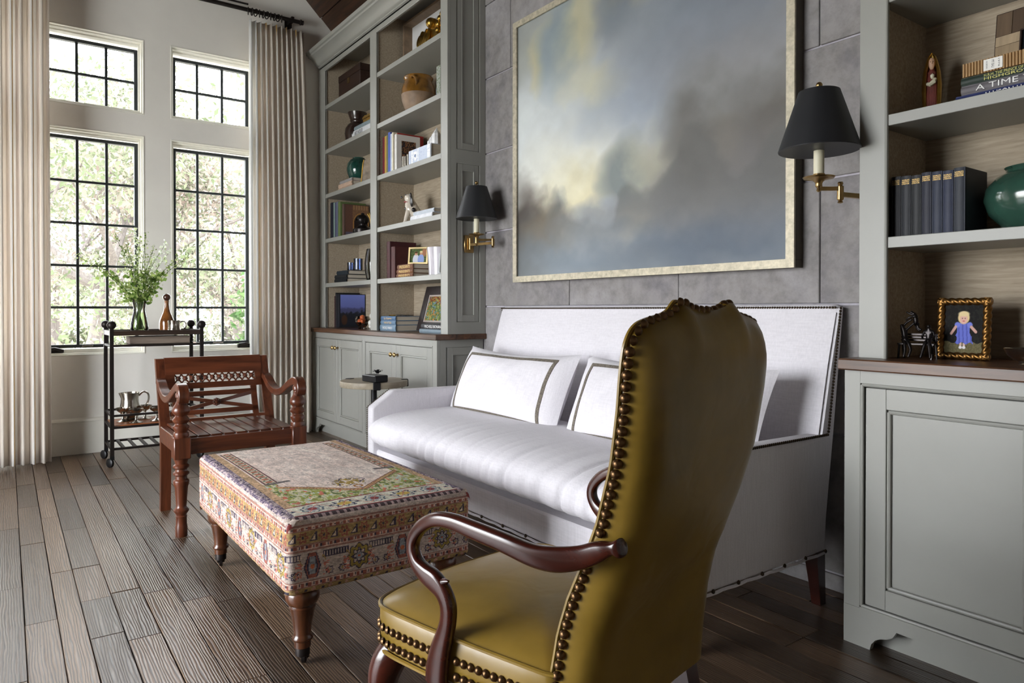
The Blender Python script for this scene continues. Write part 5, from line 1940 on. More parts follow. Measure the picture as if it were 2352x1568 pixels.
# ---------------------------------------------------------------- swing-arm wall lamps
m_shade = mat('black_paper_shade', srgb(30, 31, 34), 0.5, var=.05)
m_lining = mat('white_shade_lining', srgb(214, 216, 220), 0.6, var=.02)
m_candle = mat('cream_candle_sleeve', srgb(214, 208, 182), 0.4, var=.03)
def sconce(label, plate, joint, lamp, zs, side, rb, rt):
    """plate (x, y, z) on a cabinet end; joint and lamp (x, y); zs: stem bottom, drip pan, candle top, shade bottom, shade top, finial"""
    t = thing('wall_lamp', label, 'wall lamp', (lamp[0], lamp[1], zs[0]))
    zj = plate[2]
    s = side
    mb = MB().box(plate[0], plate[0] + s * .012, plate[1] - .034, plate[1] + .034, zj - .055, zj + .055, .003)
    mb.tube([(plate[0] + s * .022, plate[1], zj - .035), (plate[0] + s * .022, plate[1], zj + .035)], .0085, 10)
    for q in (-.022, .022):
        mb.tube([(plate[0] + s * .01, plate[1], zj + q), (plate[0] + s * .022, plate[1], zj + q)], .006, 8)
    W_(mb, 'back_plate', m_brass, t)
    mb = MB().tube([(plate[0] + s * .022, plate[1], zj - .006), (joint[0], joint[1], zj - .006)], .0075, 4, square=True)
    W_(mb, 'swing_arm', m_brass, t, 0)
    mb = MB().lathe([(.005, -.034), (.009, -.032), (.006, -.026), (.0105, -.022), (.0105, .02), (.006, .024), (.009, .03), (.007, .035), (0, .036)], (joint[0], joint[1], zj), 12)
    W_(mb, 'knuckle', m_brass, t)
    W_(MB().tube([(joint[0], joint[1], zj + .013), (lamp[0], lamp[1], zj + .013)], .0062, 4, square=True), 'swing_arm', m_brass, t, 0)
    zb, zd, zc, z0, z1, zf = zs
    W_(MB().lathe([(.004, zb), (.008, zb + .004), (.006, zb + .012), (.011, zb + .018), (.0105, zd - .018), (.013, zd - .012), (.02, zd - .006), (.046, zd - .001), (.05, zd + .004), (.044, zd + .004), (.02, zd), (.019, zd + .006), (.0185, zd + .014), (0, zd + .014)], (lamp[0], lamp[1], 0), 24), 'drip_pan', m_brass, t)
    W_(MB().lathe([(.0165, zd + .014), (.0165, zc)], (lamp[0], lamp[1], 0), 20), 'candle_sleeve', m_candle, t)
    W_(MB().lathe([(.017, zc), (.013, zc + .005), (.013, zc + .03), (.008, zc + .034), (.02, zc + .055), (.018, zc + .08), (0, zc + .1)], (lamp[0], lamp[1], 0), 14), 'lamp_holder', m_brass, t)
    n = 48
    sh = W_(MB().lathe([(rb - .004, z0 + .0005), (rb, z0), (rb + .0015, z0 + .003), (rt + .0005, z1 - .002), (rt, z1), (rt - .003, z1 - .001)], (lamp[0], lamp[1], 0), n), 'shade', m_shade, t, 40)
    W_(MB().lathe([(rb - .002, z0 + .001), (rt - .002, z1 - .002), (.004, z1 - .003)], (lamp[0], lamp[1], 0), n), 'shade_lining', m_lining, sh, 40)
    W_(MB().lathe([(.004, z1 - .004), (.007, z1), (.005, z1 + .008), (.0045, z1 + .013)], (lamp[0], lamp[1], 0), 12).sphere((lamp[0], lamp[1], zf), .0105, 14, 10), 'finial', m_brass, t)
    return t
sconce('black-shaded brass swing-arm wall lamp on the left bookcase end', (-3.774, 2.371, 1.463), (-3.564, 2.416), (-3.622, 2.335), (1.437, 1.507, 1.612, 1.603, 1.799, 1.823), 1, .125, .065)
sconce('black-shaded brass swing-arm wall lamp right of the painting', (-1.185, 2.371, 1.43), (-1.24, 2.205), (-1.282, 2.15), (1.433, 1.477, 1.585, 1.566, 1.758, 1.779), -1, .124, .0635)
# ---------------------------------------------------------------- things on the shelves
def cmat(name, c, rough=.6, **k):
    return mat(name, srgb(*c), rough, **k)
_bm = {}
def cover_mat(c):
    if c not in _bm:
        _bm[c] = cmat('book_cloth_%d_%d_%d' % c, c, .6, var=.07, scale=30, bump=.12, bscale=500)
    return _bm[c]
m_gilt_print = mat('gilt_lettering', srgb(214, 178, 104), .4, .3, var=.05)
m_white_print = cmat('white_lettering', (232, 232, 230))
m_dark_print = cmat('dark_lettering', (40, 40, 44))
m_yellow_print = cmat('pale_yellow_lettering', (214, 210, 120))
m_print = attr_mat('printed_cover', .45)
m_photo = attr_mat('photo_print', .7, spec=.12)

def book(label, x0, x1, y0, y1, z0, z1, col, lying=False, group=None, txt=None, tm=None, tw=.8, th=.5, vertical=False, tz=0.0, spine=True):
    """a bound book; its spine faces the room (-Y). Standing: x is thickness; lying: z is thickness"""
    b = thing('book', label, 'book', ((x0 + x1) / 2, (y0 + y1) / 2, z0), 0, group)
    X, Y, H = (x1 - x0) / 2, (y1 - y0) / 2, z1 - z0
    c = .0028
    mb = MB()
    if lying:
        mb.box(-X, X, -Y + .002, Y, 0, c, .0006)
        mb.box(-X, X, -Y + .002, Y, H - c, H, .0006)
        n = 6
        pr = [(-Y + .004 - .006 * math.sin(PI * k / n), H * k / n) for k in range(n + 1)] + [(-Y + .006, H), (-Y + .006, 0)]
        mb.prism(pr, -X, X, 'x')
    else:
        mb.box(-X, -X + c, -Y + .002, Y, 0, H, .0006)
        mb.box(X - c, X, -Y + .002, Y, 0, H, .0006)
        n = 6
        pr = [(-X + 2 * X * k / n, -Y + .004 - min(.006, X * .3) * math.sin(PI * k / n)) for k in range(n + 1)] + [(X, -Y + .006), (-X, -Y + .006)]
        mb.prism(pr, 0, H, 'z')
    mb.build('cover', cover_mat(col), b, 30)
    if lying:
        MB().box(-X + .005, X - .004, -Y + .006, Y - .005, c, H - c).build('pages', m_pages, b, 0)
    else:
        MB().box(-X + c, X - c, -Y + .006, Y - .005, .004, H - .005).build('pages', m_pages, b, 0)
    if txt:
        rows = txt if isinstance(txt, list) else [txt]
        for i, s in enumerate(rows):
            if lying:
                hh = H * th / len(rows)
                text(s, tm or m_gilt_print, b, (tz, -Y - .0028, H * .5 + (len(rows) / 2 - .5 - i) * hh * 1.25), 2 * X * tw, hh)
            elif vertical:
                text(s, tm or m_gilt_print, b, (0, -Y - min(.006, X * .3) + .0035, H * .5), H * tw, 2 * X * th, M=Tm((0, -Y - min(.006, X * .3) + .0035, H * .5), rx=PI / 2, ry=0) @ Matrix.Rotation(-PI / 2, 4, 'Z'))
            else:
                hh = th
                text(s, tm or m_gilt_print, b, (0, -Y - min(.006, X * .3) + .0034, H * tz - i * hh * 1.35), 2 * X * tw, hh)
    return b

A0, A1, A2, A3, A4, AC = SH[4], SH[3], SH[2], SH[1], SH[0], .897

# --- left bay, from the top
bx_ = thing('wooden_box', 'dark wooden chest with a small brass lock, on the top shelf of the left bay', 'box', (-5.50, 2.40, A0))
m_dbox = wood('dark_box_wood', srgb(34, 22, 18), srgb(62, 42, 34), 0, 3, .45)
MB().box(-.222, .222, -.1, .1, 0, .17, .003).build('box_body', m_dbox, bx_, 0)
MB().box(-.224, .224, -.102, .102, .172, .228, .003).build('lid', m_dbox, bx_, 0)
MB().box(-.028, .012, -.106, -.1, .12, .165, .002).build('brass_lock', m_brass, bx_, 0)
m_dpot = mat('dark_brown_glaze', srgb(44, 30, 26), .22, var=.25, scale=14, coat=.4)
pot = thing('clay_pot', 'dark brown glazed pot with flared ridged neck, on the second shelf of the left bay', 'pot', (-5.56, 2.40, A1))
MB().lathe([(.07, 0), (.082, .01), (.1, .06), (.106, .1), (.1, .145), (.08, .178), (.058, .195), (.058, .205), (.062, .21), (.06, .222), (.066, .235), (.076, .262), (.08, .28), (.074, .28), (.06, .24), (.05, .2), (.09, .1), (0, .03)], n=32).build('pot_body', m_dpot, pot)
book('white book lying flat with black title ART HOUSE on its spine', -5.30, -4.93, 2.25, 2.50, A1, A1 + .052, (206, 208, 212), True, None, ['ART HOUSE'], m_dark_print, .42, .6, tz=-.075)
book('slate blue book lying on the ART HOUSE book', -5.285, -4.93, 2.252, 2.50, A1 + .0525, A1 + .083, (118, 132, 138), True)
orn = thing('brass_ornament', 'small hammered brass casket on the slate blue book', 'ornament', (-5.13, 2.33, A1 + .0832))
MB().box(-.075, .075, -.04, .04, 0, .05, .004).prism([(-.08, .05), (.08, .05), (.07, .064), (.03, .072), (0, .066), (-.03, .072), (-.07, .064)], -.043, .043, 'y').build('casket', m_gold, orn, 0)
GJ = mat('green_glaze', srgb(28, 66, 58), .1, var=.35, scale=12, coat=.6)
for k, (a, b_, h0, h1, c, lb) in enumerate(((-5.645, -5.36, 0, .026, (186, 160, 140), 'pink-beige book at the bottom of the stack under the green jar'), (-5.64, -5.36, .0263, .056, (196, 168, 148), 'salmon book in the middle of the stack under the green jar'), (-5.61, -5.355, .0563, .08, (150, 146, 146), 'grey book on top of the stack under the green jar'))):
    book(lb, a, b_, 2.262, 2.47, A2 + h0, A2 + h1, c, True, 'books under the green jar')
gj = thing('green_jar', 'round dark green glazed jar standing on three books', 'jar', (-5.47, 2.37, A2 + .0802))
MB().lathe([(.055, 0), (.075, .012), (.094, .06), (.098, .095), (.09, .135), (.07, .165), (.05, .178), (.05, .184), (.043, .184), (.045, .17), (.08, .1), (0, .03)], n=36).build('jar_body', GJ, gj)
sl = thing('agate_slab', 'narrow leaning stone slab with gilded edge beside the green jar', 'ornament', (-5.135, 2.30, A2), .9)
m_slab = mat('pale_agate', srgb(150, 134, 116), .3, var=.3, scale=18)
pr = [(-.05, 0), (.03, 0), (.034, .05), (.03, .1), (.036, .15), (.03, .178), (-.028, .182), (-.034, .15), (-.04, .1), (-.044, .05)]
MB().prism(pr, -.012, .012, 'y').build('slab', m_slab, sl, 0)
MB().tube([(x, -.012, z) for x, z in reversed(pr[6:] + pr[:1])], .005, 6).build('gilded_edge', m_gold, sl)

for a, b_, h, c, lb in ((-5.845, -5.775, .312, (28, 32, 44), 'thick navy blue book, leftmost upright book on the fourth shelf of the left bay'), (-5.774, -5.742, .306, (120, 140, 132), 'sage green upright book next to the thick navy one'), (-5.741, -5.715, .302, (62, 66, 92), 'slate violet upright book, third from left'), (-5.714, -5.66, .304, (92, 96, 118), 'blue grey upright book beside the tall green one')):
    book(lb, a, b_, 2.27, 2.47, A3, A3 + h, c, False, 'upright books beside the brown picture book')
book('tall leaf green upright book', -5.655, -5.60, 2.262, 2.49, A3, A3 + .295, (92, 108, 62))
bb_ = book('large brown book with an arched doorway printed on its cover', -5.595, -5.555, 2.275, 2.50, A3, A3 + .272, (84, 62, 54))
def arch(U, V):
    img = np.empty(U.shape + (3,))
    img[:] = (112, 84, 64)
    img = blend(img, (vnoise(U, V, 50, 2, 2) > .5) * .6, (140, 104, 72))
    img = blend(img, (U < .3) * .75, (92, 64, 58))
    img = blend(img, ((V > .86) & (U > .3) & (((U * 9) % 1) < .5)) * 1.0, (150, 116, 84))
    d = np.hypot((U - .66) / .3, np.maximum(0, V - .42) / .3)
    img = blend(img, ((d < 1) & (U > .36)) * 1.0, (36, 28, 30))
    img = blend(img, ((d > 1) & (d < 1.13) & (V > .2)) * 1.0, (168, 122, 70))
    img = blend(img, (V < .14) * 1.0, (96, 92, 110))
    return img
painted('cover_print', arch, .205, .262, 60, 70, m_print, bb_, Tm((.0215, .005, .005), rz=PI / 2))
bu = thing('buddha_head', 'dark bronze head of a seated figure in front of the brown picture book', 'sculpture', (-5.30, 2.33, A3))
m_bronze = mat('dark_bronze', srgb(40, 36, 36), .3, .7, var=.2)
mb = MB().lathe([(.075, 0), (.08, .01), (.078, .04), (.05, .06), (.03, .07), (.03, .082)], n=24)
mb.lathe([(.02, .075), (.036, .088), (.044, .108), (.044, .128), (.036, .145), (.02, .155), (.014, .158), (.013, .168), (0, .174)], n=24, sy=1.1)
mb.build('bust', m_bronze, bu)
mb = MB()
for s in (-1, 1):
    mb.tube([(s * .043, 0, .125), (s * .047, -.002, .105), (s * .044, 0, .088)], [.006, .008, .005], 8)
mb.prism([(-.006, .105), (.006, .105), (.002, .125), (-.002, .125)], -.056, -.04, 'y')
mb.build('face', m_bronze, bu)
gh = thing('gilt_hand', 'shiny gold open hand ornament beside the bronze head', 'ornament', (-5.08, 2.31, A3))
MB().tube([(.05, 0, .0), (.03, 0, .03), (.0, 0, .075)], [.03, .022, .034], 12, flat=.5).build('palm', m_gold, gh)
for k in range(4):
    a = -.075 + k * .03
    mb = MB().tube(spline([(.0 + k * .008 - .014, 0, .07), (-.02 + k * .016, -.006, .11), (-.05 + k * .022, -.012 + .004 * k, .145 + .006 * (1.5 - abs(k - 1.5)))], 5), [.0095] * 7 + [.008] * 3 + [.006], 8)
    mb.build('finger', m_gold, gh)
MB().tube(spline([(.03, 0, .05), (.048, -.012, .085), (.05, -.02, .115)], 4), [.011, .0105, .01, .01, .009, .009, .008, .008, .006], 8).build('thumb', m_gold, gh)

for k, (a, b_, h0, h1, lb) in enumerate(((-5.75, -5.49, 0, .034, 'black book at the bottom of the dark stack'), (-5.745, -5.485, .0343, .066, 'black book in the middle of the dark stack'), (-5.70, -5.46, .0663, .098, 'blue-black book on top of the dark stack'))):
    book(lb, a, b_, 2.27, 2.46, A4 + h0, A4 + h1, (26, 30, 34) if k < 2 else (34, 44, 52), True, 'dark stack of books')
m_blueg = glass('blue_glass', (.66, .74, .93), 0, 1.6)
for x, y, r, h, lb in ((-5.575, 2.345, .03, .07, 'short blue glass tumbler on the dark stack'), (-5.45 + .012, 2.35, .036, .095, 'taller blue glass tumbler on the dark stack')):
    g = thing('blue_tumbler', lb, 'glass', (x, y, A4 + .0983), 0, 'blue tumblers')
    MB().lathe([(r * .9, 0), (r, .004), (r * 1.02, h), (r * .93, h), (r * .9, .008), (0, .008)], n=24).build('tumbler', m_blueg, g)
m_smoke = glass('smoked_glass', (.5, .47, .42), 0, 2.2)
sv = thing('smoked_vase', 'tall smoked glass vase beside the blue tumblers', 'vase', (-5.19, 2.38, A4))
MB().lathe([(.05, 0), (.062, .005), (.075, .08), (.078, .14), (.07, .21), (.06, .255), (.056, .255), (.066, .21), (.074, .14), (.071, .08), (.058, .01), (0, .01)], n=32).build('vase_body', m_smoke, sv)
MB().tube([(-.02, 0, .012), (.0, -.01, .06), (.03, -.02, .105)], [.02, .022, .012], 8).build('driftwood', m_cartwood, sv)

lb_ = book('large book with a blue dusk landscape cover, standing on the counter in the left bay', -5.77, -5.70, 2.29, 2.528, AC, AC + .285, (22, 24, 32))
def dusk(U, V):
    img = np.empty(U.shape + (3,))
    t = np.clip((V - .35) / .65, 0, 1)[..., None]
    img[:] = np.array((92, 98, 158)) * (1 - t) + np.array((118, 132, 204)) * t
    n = vnoise(U, V, 7, 3)
    img = blend(img, np.clip((.62 + .12 * (n - .5) - V) * 14, 0, 1), (74, 78, 116))
    img = blend(img, np.clip((.48 + .3 * (n - .5) - V) * 16, 0, 1), (30, 34, 44))
    img = blend(img, (ell(U, V, .16, .2, .12, .16)), (66, 44, 34))
    return img
painted('cover_print', dusk, .222, .268, 60, 70, m_print, lb_, Tm((.0355, .004, .012), rz=PI / 2))
book('black book with dotted spine leaning on the dusk landscape book', -5.80, -5.772, 2.295, 2.51, AC, AC + .298, (24, 24, 26))
book('dark maroon book, leftmost on the counter in the left bay', -5.835, -5.803, 2.30, 2.50, AC, AC + .27, (56, 24, 26))
fb = thing('glass_bowl', 'faceted glass bowl holding orange fruit, on the counter', 'bowl', (-5.205, 2.285, AC))
MB().lathe([(.03, 0), (.034, .006), (.028, .016), (.04, .03), (.055, .055), (.058, .08), (.05, .1), (.046, .1), (.054, .078), (.05, .055), (.034, .032), (0, .026)], n=10).build('bowl_body', glass('bowl_glass', (.97, .95, .92), 0, 2.0), fb, 10)
m_fruit = mat('orange_fruit', srgb(206, 104, 58), .45, var=.2, scale=14, bump=.1)
for k, (x, y, z) in enumerate(((-.02, -.012, .062), (.022, -.006, .064), (0, .02, .06), (.003, -.002, .092))):
    f = thing('fruit', ['small orange fruit at the left in the glass bowl', 'small orange fruit at the right in the glass bowl', 'small orange fruit at the back of the glass bowl', 'small orange fruit on top in the glass bowl'][k], 'fruit', (-5.205 + x, 2.285 + y, AC + z - .02), 0, 'fruit in the glass bowl')
    MB().sphere((0, 0, .02), .021, 12, 8, .93).build('flesh', m_fruit, f)
    MB().tube([(0, 0, .039), (.001, 0, .043)], .0018, 5).build('stalk', m_stem, f)
wbal = thing('ball_sculpture', 'white sculpture of stacked plaster balls by the glass bowl', 'sculpture', (-5.10, 2.33, AC))
for x, y, z, r in ((-.034, 0, .024, .024), (.03, .01, .026, .026), (0, -.02, .05, .024), (.012, .012, .076, .024), (-.012, 0, .104, .026), (.034, 0, .062, .02)):
    MB().sphere((x, y, z), r, 12, 8).build('ball', m_white, wbal)

# --- right bay, from the top
sf = thing('shadow_box', 'white shadow box with a gilded carved fragment on the top shelf of the right bay', 'shadow box', (-4.33, 2.46, A0))
mb = MB()
quadframe(mb, -.46, .46, 0, .40, -.03, .06, .02)
mb.build('frame', mat('driftwood_frame', srgb(120, 100, 80), .6, var=.2), sf, 0)
MB().box(-.44, .44, .04, .055, .02, .38).build('white_mat', cmat('white_mat_board', (214, 214, 214), .8, var=.02), sf, 0)
mb = MB()
mb.box(-.20, .34, -.012, .04, .11, .135, .003)
mb.box(-.19, .33, -.02, .04, .14, .165, .003)
mb.prism([(-.2, .17), (-.235, .24), (-.2, .27), (-.14, .24), (-.11, .27), (-.08, .33), (-.02, .30), (.03, .27), (.09, .33), (.2, .34), (.34, .3), (.34, .17)], -.005, .04, 'y')
for k in range(14):
    mb.sphere((-.18 + k * .038, -.022, .152), .012, 8, 5)
for k in range(9):
    a = PI * k / 8
    mb.sphere((.14 + .1 * math.cos(a), -.012, .2 + .1 * math.sin(a)), .022, 8, 6)
for k in range(5):
    mb.tube(spline([(-.2 + k * .02, -.01, .1), (-.215 + k * .03, -.025, .17), (-.22 + k * .035, -.012, .235 + .02 * (k % 2))], 4), [.013, .015, .017, .018, .018, .017, .016, .014, .01], 6)
mb.sphere((-.06, -.014, .28), .036, 10, 8)
mb.build('gilded_fragment', m_gold, sf, 50)

m_ochre = mat('ochre_glaze', srgb(130, 90, 36), .16, var=.35, scale=9, coat=.5)
m_clay = mat('raw_clay', srgb(140, 116, 94), .55, var=.25, scale=9, bump=.2)
cj = thing('confit_jar', 'ochre glazed jar with bare clay base, on the second shelf of the right bay', 'jar', (-4.45, 2.38, A1))
cp = [(.062, 0), (.075, .01), (.1, .06), (.116, .11), (.12, .15)]
MB().lathe(cp, n=36).build('clay_base', m_clay, cj)
MB().lathe([(.12, .15), (.119, .185), (.11, .22), (.098, .242), (.1, .255), (.106, .268), (.102, .276), (.092, .27), (.09, .25), (.105, .2), (.105, .15), (.11, .149)], n=36).build('glazed_shoulder', m_ochre, cj)
for a in (-.75, PI - .75):
    ca, sa = math.cos(a), math.sin(a)
    MB().tube([(ca * r - sa * q, sa * r + ca * q, z) for r, q, z in ((.106, -.02, .245), (.13, -.018, .252), (.136, 0, .25), (.128, .014, .235), (.116, .016, .205), (.115, .01, .195))], .009, 8).build('loop_handle', m_ochre, cj)
book('small pale blue upright book right of the ochre jar', -4.06, -4.0, 2.30, 2.46, A1, A1 + .088, (112, 134, 150))
pb_ = book('green and cream patterned upright book at the right end of the second shelf', -3.995, -3.945, 2.275, 2.49, A1, A1 + .207, (130, 140, 116))
painted('cover_print', lambda U, V: blend(np.full(U.shape + (3,), 170.0), (vnoise(U, V, 40, 4, 2) > .5) * 1.0, (92, 110, 72)), .05, .2, 20, 70, m_print, pb_, Tm((0, -.1146, .004)))

for a, b_, h, c, lb in ((-4.79, -4.757, .282, (112, 28, 42), 'maroon upright book, leftmost on the third shelf of the right bay'), (-4.756, -4.728, .285, (178, 140, 52), 'mustard yellow upright book next to the maroon one'), (-4.727, -4.703, .288, (108, 112, 60), 'olive upright book next to the mustard one'), (-4.70, -4.662, .30, (72, 92, 168), 'tall royal blue upright book'), (-4.66, -4.638, .283, (196, 206, 222), 'pale blue upright book, right of the royal blue one'), (-4.636, -4.612, .288, (220, 214, 190), 'cream upright book with dotted spine')):
    book(lb, a, b_, 2.262, 2.475, A2, A2 + h, c, False, 'upright books on the third shelf of the right bay')
book('red book with blue edge behind the white picture book', -4.611, -4.597, 2.29, 2.50, A2, A2 + .285, (170, 44, 44))
pbk = book('white upright book with a photograph on its cover', -4.595, -4.56, 2.262, 2.45, A2, A2 + .265, (220, 218, 214))
def street(U, V):
    img = np.empty(U.shape + (3,))
    img[:] = (216, 212, 208)
    i = (U > .2) & (U < .82) & (V > .3) & (V < .84)
    p = np.empty(U.shape + (3,))
    p[:] = (60, 44, 38)
    p = blend(p, (vnoise(U, V, 22, 3, 2) > .52) * .8, (150, 104, 70))
    p = blend(p, (vnoise(U, V, 14, 8, 2) > .62) * .9, (36, 34, 44))
    return np.where(i[..., None], p, img)
painted('cover_print', street, .185, .262, 50, 70, m_print, pbk, Tm((.0182, .002, .0015), rz=PI / 2))
for x, y, lb in ((-4.455, 2.29, 'left silver votive cup in front of the white picture book'), (-4.375, 2.285, 'right silver votive cup in front of the white picture book')):
    v = thing('votive_cup', lb, 'cup', (x, y, A2), 0, 'silver votive cups')
    MB().lathe([(.03, 0), (.033, .003), (.034, .085), (.031, .085), (.03, .01), (0, .008)], n=22).build('cup', m_silver, v)
    MB().lathe([(.0305, .01), (.0305, .06), (0, .062)], n=18).build('wax', m_candle, v)
sb_ = book('thick white and blue book lying flat with a crest on its spine', -4.335, -4.03, 2.245, 2.46, A2, A2 + .098, (206, 212, 224), True)
def crest(U, V):
    img = np.empty(U.shape + (3,))
    img[:] = (196, 206, 226)
    img = blend(img, (((U > .12) & (U < .2)) | ((U > .42) & (U < .46)) | (U > .86)) * 1.0, (238, 240, 244))
    sh_ = (np.abs(U - .31) < .085 * np.clip((V - .1) * 4, 0, 1)) & (V > .12) & (V < .85)
    img = blend(img, sh_ * 1.0, (240, 240, 242))
    img = blend(img, (sh_ & (np.hypot((U - .31) * 3, V - .52) < .13)) * 1.0, (110, 130, 170))
    img = blend(img, (vnoise(U, V, 12, 3) > .62) * .3, (150, 164, 200))
    return img
painted('spine_print', crest, .30, .09, 80, 30, m_print, sb_, Tm((0, -.1106, .004)))
cr_ = thing('crystal', 'white jagged quartz crystal on the thick crested book', 'crystal', (-4.12, 2.335, A2 + .0982))
m_quartz = mat('white_quartz', srgb(214, 214, 216), .35, var=.15, scale=26, bump=.5, bscale=40, dist=.01)
rc = random.Random(9)
mb = MB()
for k in range(13):
    x, y = rc.uniform(-.055, .055), rc.uniform(-.025, .025)
    h = .035 + .11 * max(0, 1 - abs(x - .03) / .09) * rc.uniform(.7, 1)
    mb.lathe([(.022, 0), (.02, h * .7), (.0, h)], (x, y, 0), 6, M=Tm((0, 0, 0), ry=rc.uniform(-.12, .12)))
mb.build('quartz', m_quartz, cr_, 0)

# ceramic spaniel, seated, head turned to the room
dg = thing('ceramic_spaniel', 'white ceramic spaniel with black ears and spots, seated on the fourth shelf', 'figurine', (-4.49, 2.36, A3), R(-115))
m_dog = cmat('cream_ceramic', (214, 204, 190), .22, var=.04, coat=.5)
m_spot = cmat('black_ceramic_spots', (34, 30, 32), .22, var=.1, coat=.5)
def skin(pts, edges, rad, root=0, lv=2):
    me = bpy.data.meshes.new('body')
    me.from_pydata(pts, edges, [])
    o = bpy.data.objects.new('skin_tmp', me)
    COL.objects.link(o)
    o.modifiers.new('s', 'SKIN')
    for i, v in enumerate(me.skin_vertices[0].data):
        v.radius = rad[i] if isinstance(rad[i], tuple) else (rad[i], rad[i])
        v.use_root = i == root
    md = o.modifiers.new('u', 'SUBSURF')
    md.levels = md.render_levels = lv
    bpy.context.view_layer.update()
    out = bpy.data.meshes.new_from_object(o.evaluated_get(bpy.context.evaluated_depsgraph_get()))
    bpy.data.objects.remove(o)
    out.polygons.foreach_set('use_smooth', [True] * len(out.polygons))
    return out
# local +X is the way the dog faces
P = [(-.05, 0, .045), (-.01, 0, .085), (.02, 0, .135), (.028, 0, .175), (.03, 0, .198), (.066, 0, .19),
     (.035, .03, .10), (.05, .03, .05), (.058, .032, .012), (.075, .032, .008), (.035, -.03, .10), (.05, -.03, .05), (.058, -.032, .012), (.075, -.032, .008),
     (-.03, .05, .045), (.01, .058, .016), (.032, .058, .01), (-.03, -.05, .045), (.01, -.058, .016), (.032, -.058, .01), (-.1, .01, .02)]
E_ = [(0, 1), (1, 2), (2, 3), (3, 4), (4, 5), (2, 6), (6, 7), (7, 8), (8, 9), (2, 10), (10, 11), (11, 12), (12, 13), (0, 14), (14, 15), (15, 16), (0, 17), (17, 18), (18, 19), (0, 20)]
Rd = [.05, .05, .042, .033, .042, .024, .021, .016, .015, .011, .021, .016, .015, .011, .034, .018, .012, .034, .018, .012, .016]
link('body', skin(P, E_, Rd), m_dog, dg)
for s in (-1, 1):
    MB().tube(spline([(.022, s * .03, .215), (.02, s * .046, .195), (.016, s * .046, .15), (.014, s * .04, .118)], 5), [.01, .014, .016, .018, .018, .019, .02, .021, .021, .021, .021, .02, .018, .016, .012, .006], 10, flat=.5).build('ear', m_spot, dg)
    MB().sphere((.056, s * .017, .209), .0048, 8, 6).build('eye', m_spot, dg)
MB().sphere((.083, 0, .193), .008, 8, 6).build('nose', m_spot, dg)
for x, y, z, r in ((.0, .045, .10, .017), (.052, .018, .11, .013), (-.06, .042, .07, .016), (-.03, .07, .045, .014), (-.05, -.03, .08, .016), (.045, -.03, .09, .012)):
    MB().sphere((x, y, z), r, 10, 6).build('spot', m_spot, dg)
MB().tube([(.03 + .034 * math.cos(a), .034 * math.sin(a), .153 + .008 * math.cos(a)) for a in [2 * PI * k / 14 for k in range(14)]], .004, 6, closed=True).build('collar', cmat('red_collar', (132, 36, 36), .4), dg)
book('white book lying flat beside the ceramic spaniel, lower of two', -4.345, -4.04, 2.26, 2.47, A3, A3 + .034, (222, 224, 230), True)
book('pale grey-blue book lying flat on the white one beside the ceramic spaniel', -4.305, -4.02, 2.262, 2.46, A3 + .0343, A3 + .06, (190, 198, 208), True)

book('tall dark red upright book, left of two, on the fifth shelf', -4.74, -4.685, 2.27, 2.485, A4, A4 + .272, (66, 22, 28), False, None, ['HISTORY OF THE WORLD'], cover_mat((110, 60, 60)), .7, .3, True)
book('shorter dark red upright book with a tan spine, right of two', -4.68, -4.615, 2.275, 2.45, A4, A4 + .23, (74, 32, 32))
for k, (h0, h1, x0) in enumerate(((0, .026, -4.55), (.0263, .056, -4.545), (.0563, .09, -4.535))):
    bq = book(['brown and gilt PRESIDENTS book at the bottom of its stack', 'brown and gilt PRESIDENTS book in the middle of its stack', 'brown and gilt PRESIDENTS book on top of its stack'][k], x0, -4.30, 2.255, 2.43, A4 + h0, A4 + h1, (104, 62, 34), True, 'stack of gilt history books', 'PRESIDENTS', m_gilt_print, .68, .6)

def easel_frame(name, label, cat, loc, rz, w, h, fw_, fm, art, tilt=-.14, res=(70, 70), depth=.016, mat_w=0.0, matm=None):
    t = thing(name, label, cat, loc, rz, rx=tilt)
    mb = MB()
    quadframe(mb, -w / 2, w / 2, 0, h, -depth / 2, depth / 2, fw_)
    mb.build('frame', fm, t, 0)
    MB().box(-w / 2 + .003, w / 2 - .003, depth / 2 - .004, depth / 2, .003, h - .003).build('backing', m_black, t, 0)
    if mat_w:
        m2 = MB()
        quadframe(m2, -w / 2 + fw_, w / 2 - fw_, fw_, h - fw_, -depth / 2 + .006, -depth / 2 + .008, mat_w)
        m2.build('mat_board', matm, t, 0)
    q = fw_ + mat_w
    o = painted('picture', art, w - 2 * q, h - 2 * q, res[0], res[1], m_photo, t)
    o.location = (0, -depth / 2 + .008, q)
    return t
def couple(U, V):
    img = np.empty(U.shape + (3,))
    img[:] = (74, 88, 54)
    img = blend(img, (vnoise(U, V, 16, 3) > .55) * .7, (112, 126, 78))
    img = blend(img, ell(U, V, .85, .75, .16, .3), (168, 120, 92))
    for cx, hy, col in ((.35, .66, (214, 216, 226)), (.66, .70, (150, 168, 218))):
        img = blend(img, ell(U, V, cx, .2, .2, .42, .08), col)
        img = blend(img, ell(U, V, cx, hy, .085, .13, .12), (206, 160, 130))
        img = blend(img, ell(U, V, cx, hy + .09, .09, .07, .15), (92, 64, 46) if cx < .5 else (226, 210, 160))
    return img
easel_frame('photo_frame', 'small silver-gilt framed photo of two people, on the PRESIDENTS books', 'picture frame', (-4.375, 2.335, A4 + .0905), R(38), .15, .122, .014, mat('champagne_frame', srgb(196, 176, 130), .3, .9, var=.1), couple, -.14)
mv = thing('marble_vase', 'grey and white streaked marble vase at the right end of the fifth shelf', 'vase', (-4.075, 2.345, A4))
m_marble = mat('streaked_marble', srgb(196, 192, 200), .2, var=.22, scale=7, stretch=(2.5, 2.5, .35), coat=.3)
